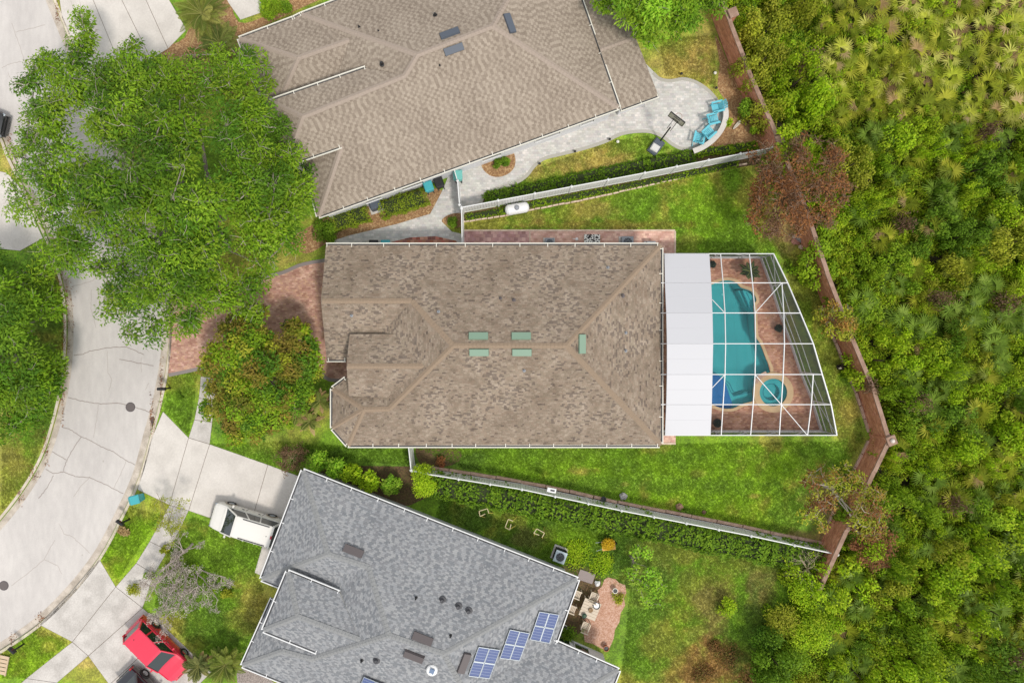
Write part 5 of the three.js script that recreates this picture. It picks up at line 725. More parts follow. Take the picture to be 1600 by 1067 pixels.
  for (let i = 0, g = 0; g < 4000 && i < 190; g++) { const x = R(1290, 1650), y = R(-20, 1090); const z = zone(x, y); if (!inside(x, y, BEYOND) || (z !== 'palmetto' && rnd() < 0.8) || (z === 'beside') || spots.some(([a, b]) => Math.hypot(a - x, b - y) < 22)) continue; spots.push([x, y]); i++; const k = z === 'palmetto' ? pick(['yellow', 'yellow', 'olive']) : pick(['olive', 'mid', 'mid']), s = R(0.9, 1.35), hh = z === 'palmetto' ? R(1.3, 2.1) : R(1.4, 2.6); remember(put('palmetto', `${k === 'yellow' ? 'yellowed' : k === 'olive' ? 'olive green' : 'grey green'} fan palmetto ${where[z]}`, 'palmetto', 'fan palmettos of the thicket', pick(fans[k]), stub, x, y, hh, [s, hh, s], 'fans'), `${k === 'yellow' ? 'yellowed' : k === 'olive' ? 'olive' : 'grey green'} fan palmettos ${where[z]}`, y); }
  for (const [key, l] of Object.entries(made)) { l.sort((a, b) => a[0] - b[0]); const n = l.length; l.forEach(([, t], i) => { t.userData.label = n === 1 ? t.userData.label : `${i === 0 ? 'topmost' : i === n - 1 ? 'lowest' : ORD(i + 1) + ' from top'} of the ${key}`; }); }
  // the low growth between them, which nobody could count
  const base = [moundGeo([...PAL.mid, ...PAL.olive, ...PAL.lime], 0.13, 800), moundGeo([...PAL.deep, ...PAL.mid], 0.13, 800), moundGeo([...PAL.lime, ...PAL.olive], 0.13, 800)];
  base.forEach((g, b) => {
    const pts = []; for (let i = 0; i < 760; i++) { const x = R(1150, 1690), y = R(-50, 1130); if (inside(x, y, BEYOND) && fbm(x * 0.02, y * 0.02, 90, 3) < 0.17 && !(zone(x, y) === 'palmetto' && rnd() < 0.45)) pts.push([x, y]); }
    const im = new THREE.InstancedMesh(g, M.leaf, pts.length), m = new THREE.Matrix4(), q = new THREE.Quaternion(); pts.forEach(([x, y], i) => im.setMatrixAt(i, m.compose(at(x, y, 0.5).setY(R(-0.1, 0.1)), q.setFromAxisAngle(V(0, 1, 0), R(0, 6.28)), V(R(0.6, 1.3), R(0.7, b === 1 ? 1.2 : 2.2), R(0.6, 1.3)))));
    im.name = numbered('undergrowth'); scene.add(im); tag(im, ['mixed green undergrowth between the shrubs of the thicket', 'dark low undergrowth on the thicket floor', 'yellow green vines low in the thicket'][b], 'undergrowth', null, 'stuff');
  });
}

// ---------------------------------------------------------------- vehicles
function loft(mb, rings) { for (let i = 0; i < rings.length - 1; i++) for (let j = 0; j < rings[i].length; j++) { const k = (j + 1) % rings[i].length; mb.quad(rings[i][j], rings[i + 1][j], rings[i + 1][k], rings[i][k]); } for (const [r, f] of [[rings[0], 1], [rings[rings.length - 1], -1]]) { const c = r.reduce((s, v) => s.add(v), V(0, 0, 0)).multiplyScalar(1 / r.length); for (let j = 0; j < r.length; j++) { const k = (j + 1) % r.length; f > 0 ? mb.tri(c, r[j], r[k]) : mb.tri(c, r[k], r[j]); } } return mb; }
function smoothGeo(mb) { const g = mb.geometry(); return g; }
function car(name, label, x, y, dx, dy, o) {
  const t = thing(name, label, 'car', at(x, y), Math.atan2(-dy, dx)), W = o.W / 2, L = o.L, f = L / 2, r = -L / 2, paintM = o.paint, st = (X, w, yb, yt, cr = 0.04) => [[0, yb], [0.86, yb], [0.98, yb + 0.12], [1, 0.55], [0.985, yt - 0.12], [0.93, yt - 0.03], [0.8, yt + cr * 0.3], [0.4, yt + cr], [0, yt + cr * 1.1]].map(([z, q]) => V(X, q, z * w));
  const ringOf = (a) => [...a, ...a.slice(1, -1).reverse().map((v) => V(v.x, v.y, -v.z))], bt = o.belt;
  const S = [st(f, W * 0.62, 0.42, 0.66), st(f - 0.05, W * 0.8, 0.34, 0.76), st(f - 0.16, W * 0.92, 0.28, 0.84), st(f - 0.4, W * 0.98, 0.25, 0.92), st(f - 0.8, W, 0.25, bt - 0.07), st(o.cowl, W, 0.25, bt), st(0, W, 0.25, bt, 0), st(r + 0.5, W * 0.99, 0.27, bt, 0), st(r + 0.14, W * 0.95, 0.3, bt - 0.02, 0), st(r + 0.04, W * 0.9, 0.34, bt - 0.08, 0), st(r, W * 0.82, 0.42, bt - 0.2, 0)];
  loft(new MB(), S.map(ringOf)).build('body', paintM, t);
  const bz = W * 0.93, rz = W * 0.76, hr = o.h, xa = o.cowl - 0.02, xb = o.rear, ra = o.roof[0], rb = o.roof[1], B = (X, z, q = 0) => V(X, bt - 0.02 + q, z), T = (X, z, q = 0) => V(X, hr - 0.05 + q, z), gl = new MB();
  gl.quad(B(xa, -bz), B(xa, bz), T(ra, rz), T(ra, -rz)).quad(B(xb, bz), B(xb, -bz), T(rb, -rz), T(rb, rz)).quad(B(xa, bz), B(xb, bz), T(rb, rz), T(ra, rz)).quad(B(xb, -bz), B(xa, -bz), T(ra, -rz), T(rb, -rz)).build('window_glass', M.glass, t);
  const pl = new MB(); for (const z of [-1, 1]) { pl.beam(B(xa, bz * z), T(ra, rz * z), 0.08, 0.07).beam(B(xb, bz * z), T(rb, rz * z), 0.12, 0.1); for (const k of o.pillars) { const bx = mix(xa, xb, k), rx = mix(ra, rb, k); pl.beam(B(bx, bz * z), T(rx, rz * z), 0.11, 0.05); } pl.beam(B(xa, bz * z, 0.02), B(xb, bz * z, 0.02), 0.06, 0.06); } pl.build('pillars', paintM, t);
  const rr = (X, k) => [[-1, 0], [-0.94, 0.045], [-0.5, 0.07], [0, 0.078], [0.5, 0.07], [0.94, 0.045], [1, 0], [0, -0.02]].map(([z, q]) => V(X, hr - 0.06 + q * k, z * (rz + 0.02) * (0.9 + 0.1 * k))); loft(new MB(), [rr(ra + 0.06, 0.35), rr(ra - 0.1, 0.9), rr(mix(ra, rb, 0.5), 1), rr(rb + 0.15, 0.9), rr(rb - 0.06, 0.4)]).build('roof', paintM, t);
  if (o.rails) for (const z of [-1, 1]) new MB().beam(V(ra - 0.5, hr + 0.03, z * rz * 0.9), V(rb + 0.25, hr + 0.03, z * rz * 0.9), 0.04, 0.05).build('roof_rail', M.darkgrey, t);
  for (const wx of o.wheels) for (const z of [-1, 1]) { const g = new THREE.Group(); g.name = 'wheel'; g.position.set(wx, 0.34, z * (W - 0.1)); g.rotation.x = Math.PI / 2; t.add(g); new MB().lathe(V(0, 0, 0), [[0.2, -0.1], [0.31, -0.11], [0.345, -0.07], [0.345, 0.07], [0.31, 0.11], [0.2, 0.1]], 20).build('tyre', M.tyre, g); new MB().lathe(V(0, 0, 0), [[0, -0.09], [0.06, -0.09], [0.07, -0.07], [0.18, -0.085], [0.21, -0.1], [0.21, 0.1], [0.18, 0.085], [0.07, 0.07], [0.06, 0.09], [0, 0.09]], 16).build('rim', M.steel, g); const arch = new MB(); for (let k = 0; k < 10; k++) { const a = k / 10 * Math.PI, b = (k + 1) / 10 * Math.PI, q = (e) => V(wx + Math.cos(e) * 0.4, 0.34 + Math.sin(e) * 0.4, z * (W + 0.012)); arch.beam(q(a), q(b), 0.03, 0.05); } arch.build('wheel_arch', o.trim ?? M.black, t); }
  for (const z of [-1, 1]) { new MB().box(V(f - 0.16, 0.72, z * W * 0.72), [0.2, 0.14, 0.34], z * 0.35, 0.03).build('headlight', M.steel, t); new MB().box(V(r + 0.06, bt - 0.16, z * W * 0.84), [0.12, 0.34, 0.16], 0, 0.02).build('tail_light', paint(190, 30, 40, { roughness: 0.3 }), t); const m = new MB().box(V(o.cowl - 0.42, bt + 0.06, z * (W + 0.09)), [0.12, 0.14, 0.2], 0, 0.03).build('mirror', o.trimMirror ?? paintM, t); }
  new MB().box(V(f + 0.01, 0.45, 0), [0.12, 0.2, o.W * 0.8], 0, 0.04).build('bumper', o.trim ?? paintM, t); new MB().box(V(r - 0.01, 0.48, 0), [0.14, 0.2, o.W * 0.86], 0, 0.04).build('bumper', o.trim ?? paintM, t); new MB().box(V(f - 0.01, 0.64, 0), [0.07, 0.14, o.W * 0.4], 0, 0.01).build('grille', M.black, t);
  { const mb = new MB(); for (const z of [-1, 1]) for (const k of o.pillars) { const X = mix(xa, xb, k); mb.box(V(X, 0.72, z * (W + 0.004)), [0.015, 0.5, 0.012]).box(V(X + 0.22, 0.88, z * (W + 0.014)), [0.16, 0.03, 0.03]); } mb.build('door_trim', M.darkgrey, t); }
  if (o.highLight) new MB().box(V(rb - 0.02, hr - 0.02, 0), [0.1, 0.05, 0.22]).build('brake_light', paint(200, 40, 60, { roughness: 0.3 }), t);
  new MB().lathe(V(rb + 0.3, hr, 0), [[0.03, 0], [0.02, 0.06], [0, 0.07]], 6).build('antenna', M.black, t); return t;
}
const coat = (r, g, b) => paint(r, g, b, { roughness: 0.3, clearcoat: 1, clearcoatRoughness: 0.05 });
car('parked_car', 'white and beige estate car parked at the grey garage', 391, 815, -0.957, -0.289, { L: 4.95, W: 1.92, belt: 1.08, h: 1.78, cowl: 1.5, rear: -2.33, roof: [0.5, -2.1], pillars: [0.33, 0.63], wheels: [1.5, -1.42], paint: coat(242, 238, 230), trim: paint(186, 172, 152), rails: true, highLight: true });
car('parked_car', 'bright red car parked beside the mossy dead tree', 254, 1008, 0.707, 0.707, { L: 4.7, W: 1.9, belt: 1.02, h: 1.66, cowl: 1.15, rear: -2.2, roof: [0.25, -1.85], pillars: [0.36, 0.68], wheels: [1.42, -1.36], paint: coat(234, 36, 74) });
car('parked_car', 'dark navy car cut off by the bottom edge', 237, 1083, 0.707, 0.707, { L: 4.5, W: 1.82, belt: 0.95, h: 1.46, cowl: 0.85, rear: -1.75, roof: [0.2, -1.15], pillars: [0.45], wheels: [1.35, -1.3], paint: coat(28, 30, 40) });
car('parked_car', 'black car at the kerb, only its nose inside the left edge', -34, 190, 0.97, 0.22, { L: 4.6, W: 1.82, belt: 0.95, h: 1.45, cowl: 0.85, rear: -1.75, roof: [0.2, -1.15], pillars: [0.45], wheels: [1.38, -1.32], paint: coat(24, 24, 26) });
// ---------------------------------------------------------------- street furniture
function mailbox(label, x, y, turn) { const t = thing('mailbox', label, 'mailbox', at(x, y), turn, 'black mailboxes along the kerb'); new MB().box(V(0, 0.5, 0), [0.1, 1.04, 0.1]).build('post', M.black, t); const g = new MB(); const sec = [[-0.1, 0], [-0.1, 0.14], [-0.07, 0.21], [0, 0.24], [0.07, 0.21], [0.1, 0.14], [0.1, 0]]; loft(g, [-0.2, 0.32].map((X) => sec.map(([z, y2]) => V(X, 1.02 + y2, z)))).build('box', M.black, t); new MB().box(V(0.05, 0.96, 0), [0.5, 0.05, 0.1]).build('arm', M.black, t); new MB().box(V(0.05, 1.14, 0.11), [0.03, 0.16, 0.02]).build('flag', paint(150, 30, 30), t); return t; }
mailbox('black mailbox on the verge by the brick driveway', 266, 606, Math.PI); mailbox('black mailbox beside the tuft of straw grass', 202, 811, Math.PI - 0.6); mailbox('black mailbox at the lower left corner', 37, 1006, Math.PI - 0.7); mailbox('black mailbox half hidden by the oak leaves at the left', 44, 250, 0.3);
for (const [x, y, label] of [[203, 636, 'round iron manhole cover in the middle of the cracked street'], [5, 915, 'round iron manhole cover at the lower left edge of the street']]) { const t = thing('manhole_cover', label, 'manhole cover', at(x, y, -0.12)); new MB().lathe(V(0, 0, 0), [[0.34, 0], [0.33, 0.012], [0.3, 0.014], [0.29, 0.008], [0, 0.008]], 28).build('lid', M.brownVent, t); const k = new MB(); for (let i = -3; i <= 3; i++) k.box(V(i * 0.075, 0.012, 0), [0.03, 0.01, 2 * Math.sqrt(0.27 ** 2 - (i * 0.075) ** 2)]); k.build('tread', paint(128, 118, 114), t); }
{ const t = thing('storm_drain', 'dark storm drain grate in the gutter by the driveway apron', 'drain', at(239, 661, -0.11), -1.25); new MB().box(V(0, 0, 0), [0.9, 0.03, 0.3]).build('frame', paint(120, 100, 88), t); const g = new MB(); for (let i = -5; i <= 5; i++) g.box(V(i * 0.075, 0.02, 0), [0.03, 0.02, 0.25]); g.build('grate', M.darkgrey, t); }
function bin(label, x, y, turn, mat, group) {
  const t = thing('wheelie_bin', label, 'bin', at(x, y), turn, group), ring = (h, a, b, o = 0) => [[-1, -1], [1, -1], [1, 1], [-1, 1]].map(([p, q]) => V(p * a + o, h, q * b)); loft(new MB(), [ring(0.06, 0.22, 0.22), ring(0.95, 0.29, 0.28, 0.02)]).build('body', mat, t); loft(new MB(), [ring(0.95, 0.33, 0.31, 0.02), ring(1.0, 0.33, 0.31, 0.02), ring(1.05, 0.27, 0.25, 0.02)]).build('lid', mat, t); new MB().beam(V(-0.36, 0.97, -0.24), V(-0.36, 0.97, 0.24), 0.035).build('handle', mat, t);
  for (const z of [-0.2, 0.2]) { const w = new MB().lathe(V(0, 0, 0), [[0, -0.03], [0.12, -0.03], [0.12, 0.03], [0, 0.03]], 14).build('wheel', M.black, t); w.rotation.x = Math.PI / 2; w.position.set(-0.24, 0.12, z); } return t;
}
bin('teal wheelie bin standing in the street gutter', 221, 776, 0.25, M.teal); bin('teal wheelie bin beside the long clipped hedge', 672, 296, 1.9, M.teal); bin('black wheelie bin beside the teal one at the north house wall', 688, 290, 1.9, M.black); bin('pale teal bin just behind the white gate fence', 717, 279, 1.6, M.tealPale); bin('black bin tucked under the brown roof edge', 588, 386, 1.57, M.black); bin('teal bin tucked under the brown roof edge', 606, 386, 1.57, M.teal);
// ---------------------------------------------------------------- machines round the houses
function coolUnit(name, label, x, y, turn, s, h, body, top) { const t = thing(name, label, 'air conditioner', at(x, y), turn); new MB().box(V(0, 0.04, 0), [s + 0.2, 0.1, s + 0.2]).build('pad', M.concreteOld, t); const v = new MB(); v.box(V(0, h / 2 + 0.08, 0), [s * 0.94, h - 0.1, s * 0.94]); v.build('cabinet', body, t); const lv = new MB(); for (let i = 0; i < 7; i++) lv.box(V(0, 0.2 + i * (h - 0.25) / 7, 0), [s * 0.98, 0.03, s * 0.98]); lv.build('louvres', body, t); new MB().box(V(0, h + 0.06, 0), [s, 0.06, s], 0, 0.02).build('top', top, t); new MB().lathe(V(0, h + 0.08, 0), [[s * 0.36, 0], [s * 0.36, 0.03], [s * 0.33, 0.035], [s * 0.3, 0.012], [s * 0.12, 0.012], [s * 0.1, 0.05], [0, 0.055]], 22).build('fan_guard', M.darkgrey, t); const fb = new MB(); for (let i = 0; i < 10; i++) { const a = i * 0.628; fb.beam(V(Math.cos(a) * s * 0.1, h + 0.115, Math.sin(a) * s * 0.1), V(Math.cos(a) * s * 0.34, h + 0.115, Math.sin(a) * s * 0.34), 0.012); } fb.build('fan_ribs', M.steel, t); return t; }
coolUnit('air_conditioner', 'black air conditioner with pale top beside the grey roof', 874, 864, -0.35, 0.8, 0.85, M.black, M.cover); coolUnit('air_conditioner', 'grey cooling unit with round fan on the pink walk', 978, 381, 0, 0.8, 0.75, M.midgrey, M.midgrey); coolUnit('air_conditioner', 'dark round topped unit at the end of the pink walk', 1015, 386, 0, 0.6, 0.6, M.darkgrey, M.midgrey); coolUnit('air_conditioner', 'small grey unit with black lid on the pink walk', 858, 381, 0, 0.62, 0.6, M.darkgrey, M.midgrey);
{ const t = thing('generator', 'dark grey unit in the gap between the clipped hedges', 'generator', at(589, 322), 0.33); new MB().box(V(0, 0.05, 0), [1.1, 0.12, 0.95]).build('pad', M.concrete, t); new MB().box(V(0, 0.5, 0), [0.78, 0.8, 0.66], 0, 0.08).build('cabinet', M.slate, t); new MB().box(V(-0.02, 0.94, -0.3), [0.05, 0.5, 0.05]).box(V(0.1, 0.8, -0.36), [0.4, 0.06, 0.05]).build('conduit', M.white, t); }
{ const t = thing('propane_tank', 'white propane tank lying on the edging beside the long fence', 'tank', at(808, 326, 0.5).setY(0), 0.17); const b = new MB().lathe(V(0, 0, 0), [[0, -0.84], [0.16, -0.82], [0.29, -0.74], [0.36, -0.62], [0.37, -0.5], [0.37, 0.5], [0.36, 0.62], [0.29, 0.74], [0.16, 0.82], [0, 0.84]], 20).build('tank_body', M.white, t); b.rotation.z = Math.PI / 2; b.position.y = 0.52; new MB().lathe(V(-0.02, 0.86, 0), [[0.17, 0], [0.17, 0.06], [0.12, 0.12], [0, 0.14]], 16).build('valve_dome', M.midgrey, t); for (const x of [-0.5, 0.5]) new MB().box(V(x, 0.1, 0), [0.12, 0.22, 0.5]).build('foot', M.midgrey, t); }
{ const n = tiles(16), cow = tex(128, 128, (x, y) => (n(x / 8, y / 8) > 0.5 ? [236, 234, 226] : [36, 34, 34])), t = thing('patterned_table', 'low black and white mottled table on the pink walk', 'table', at(924, 375)); new MB().box(V(0, 0.5, 0), [1.1, 0.06, 0.62], 0, 0.015).build('table_top', mapped(cow, 1), t); for (const [a, b] of [[-1, -1], [1, -1], [1, 1], [-1, 1]]) new MB().box(V(a * 0.48, 0.24, b * 0.25), [0.06, 0.48, 0.06]).build('leg', M.black, t); }
{ const t = thing('watering_can', 'small white can on the pink walk beside the mottled table', 'watering can', at(901, 374)); new MB().lathe(V(0, 0.03, 0), [[0.1, 0], [0.12, 0.04], [0.1, 0.2], [0.06, 0.22], [0, 0.22]], 12).build('body', M.white, t); new MB().tube([V(-0.08, 0.1, 0), V(-0.2, 0.2, 0), V(-0.28, 0.28, 0)], [0.03, 0.02, 0.03], 6).build('spout', M.white, t); }
// ---------------------------------------------------------------- patio of the north house
function adirondack(label, x, y, turn, src) {
  if (src) return copyOf(src, at(x, y, 0.03), turn, label);
  const t = thing('adirondack_chair', label, 'chair', at(x, y, 0.03), turn, 'aqua chairs along the curved wall'), m = M.aqua, se = new MB(), bk = new MB();
  for (let i = 0; i < 6; i++) se.beam(V(0.26 - i * 0.1, 0.38 - i * 0.025, -0.26), V(0.26 - i * 0.1, 0.38 - i * 0.025, 0.26), 0.085, 0.025); se.build('seat', m, t);
  for (let i = -2; i <= 2; i++) bk.beam(V(-0.22, 0.3, i * 0.1), V(-0.6, 1.0 - Math.abs(i) * 0.05, i * 0.125), 0.09, 0.022); bk.beam(V(-0.44, 0.68, -0.27), V(-0.44, 0.68, 0.27), 0.06, 0.03); bk.build('backrest', m, t);
  for (const z of [-1, 1]) { new MB().beam(V(0.32, 0.6, z * 0.33), V(-0.46, 0.6, z * 0.33), 0.13, 0.025).build('arm', m, t); new MB().beam(V(0.26, 0, z * 0.3), V(0.26, 0.59, z * 0.3), 0.09, 0.03).build('leg', m, t); new MB().beam(V(0.26, 0.36, z * 0.27), V(-0.62, 0.04, z * 0.27), 0.03, 0.1).build('leg', m, t); } return t;
}
const ad = adirondack('aqua chair nearest the top end of the curved wall', 1117, 171, Math.PI + 0.25); adirondack('second aqua chair from the top, touching the first one', 1113, 189, Math.PI - 0.25, ad); adirondack('third aqua chair from the top along the curved wall', 1106, 209, Math.PI - 0.75, ad); adirondack('lowest aqua chair, nearest the basketball hoop', 1090, 217, Math.PI - 1.35, ad);
{ const t = thing('seat_wall', 'low pale curved wall behind the aqua chairs', 'wall'), l = curve([[1133, 163], [1135, 180], [1129, 200], [1115, 218], [1098, 230], [1084, 236]], false, 4); ribbon(new MB(), l, -0.14, 0.14, 0.44, 0.44).build('wall_body', M.concreteOld, t); ribbon(new MB(), l, -0.18, 0.18, 0.5, 0.06).build('wall_cap', M.concrete, t); }
{ // hoop
  const t = thing('basketball_hoop', 'portable basketball hoop at the edge of the grey patio', 'basketball hoop', at(1026, 228), 0.92); new MB().box(V(-0.1, 0.12, 0), [1.15, 0.24, 0.74], 0, 0.08).build('base', M.slate, t); new MB().box(V(-0.28, 0.34, 0), [0.5, 0.24, 0.56], 0.1, 0.06).build('ballast_bag', paint(222, 220, 216), t); new MB().tube([V(0.4, 0.2, 0), V(0.5, 1.6, 0), V(0.6, 2.6, 0)], [0.055, 0.05, 0.05], 10).build('pole', M.black, t);
  const arm = new MB(); for (const z of [-0.14, 0.14]) arm.beam(V(0.58, 2.5, z), V(0.98, 3.15, z), 0.04).beam(V(0.56, 2.2, z), V(0.98, 2.85, z), 0.04); arm.build('support_arm', M.black, t); new MB().box(V(1.0, 3.3, 0), [0.035, 0.75, 1.12]).build('backboard', paint(196, 190, 170, { transparent: true, opacity: 0.75, roughness: 0.2 }), t); const fr = new MB(); for (const [a, b] of [[[-0.57, 2.92], [0.57, 2.92]], [[-0.57, 3.68], [0.57, 3.68]], [[-0.57, 2.92], [-0.57, 3.68]], [[0.57, 2.92], [0.57, 3.68]], [[-0.25, 3.1], [0.25, 3.1]], [[-0.25, 3.45], [0.25, 3.45]]]) fr.beam(V(1.0, a[1], a[0]), V(1.0, b[1], b[0]), 0.07, 0.04); fr.build('backboard_frame', M.black, t);
  const rim = new MB(); for (let i = 0; i < 20; i++) { const a = i / 20 * 6.283, b = (i + 1) / 20 * 6.283; rim.beam(V(1.3 + Math.cos(a) * 0.23, 3.05, Math.sin(a) * 0.23), V(1.3 + Math.cos(b) * 0.23, 3.05, Math.sin(b) * 0.23), 0.02); } rim.build('rim', paint(170, 120, 90), t);
}
{ const t = thing('surfboard', 'pale plank shaped board lying in the mulch by the wall', 'board', at(1155, 192, 0.15), 0.82), p = []; for (let i = 0; i < 20; i++) { const a = i / 20 * 6.283; p.push(V(Math.cos(a) * 0.58, 0, Math.sin(a) * 0.11)); } new MB().plate(p, 0.06).build('deck', paint(216, 206, 190), t); new MB().box(V(0, 0.006, 0), [1.0, 0.01, 0.015]).build('stringer', paint(150, 130, 104), t); }
const lamp = (label, x, y, mat, r, h) => { const t = thing('garden_light', label, 'garden light', at(x, y), 0, 'small garden lights'); new MB().tube([V(0, -0.1, 0), V(0, h, 0)], [0.02, 0.02], 6).build('stake', M.darkgrey, t); new MB().lathe(V(0, h, 0), [[r, 0], [r, 0.03], [r * 0.6, 0.08], [0, 0.1]], 12).build('cap', mat, t); };
lamp('white round garden light on the dry grass below the patio path', 965, 222, M.cream, 0.11, 0.14); lamp('white round garden light on the dry grass above the patio', 1117, 115, M.cream, 0.11, 0.14); [[802, 292], [843, 257], [898, 238], [952, 219]].forEach(([x, y], i) => lamp(['black path light nearest the fence corner', 'black path light at the bend of the grey path', 'black path light halfway along the grey path', 'black path light nearest the basketball hoop'][i], x, y, M.black, 0.09, 0.25)); lamp('black path light at the top rim of the patio', 1064, 117, M.black, 0.09, 0.25); lamp('black path light on the upper right rim of the patio', 1118, 139, M.black, 0.09, 0.25);
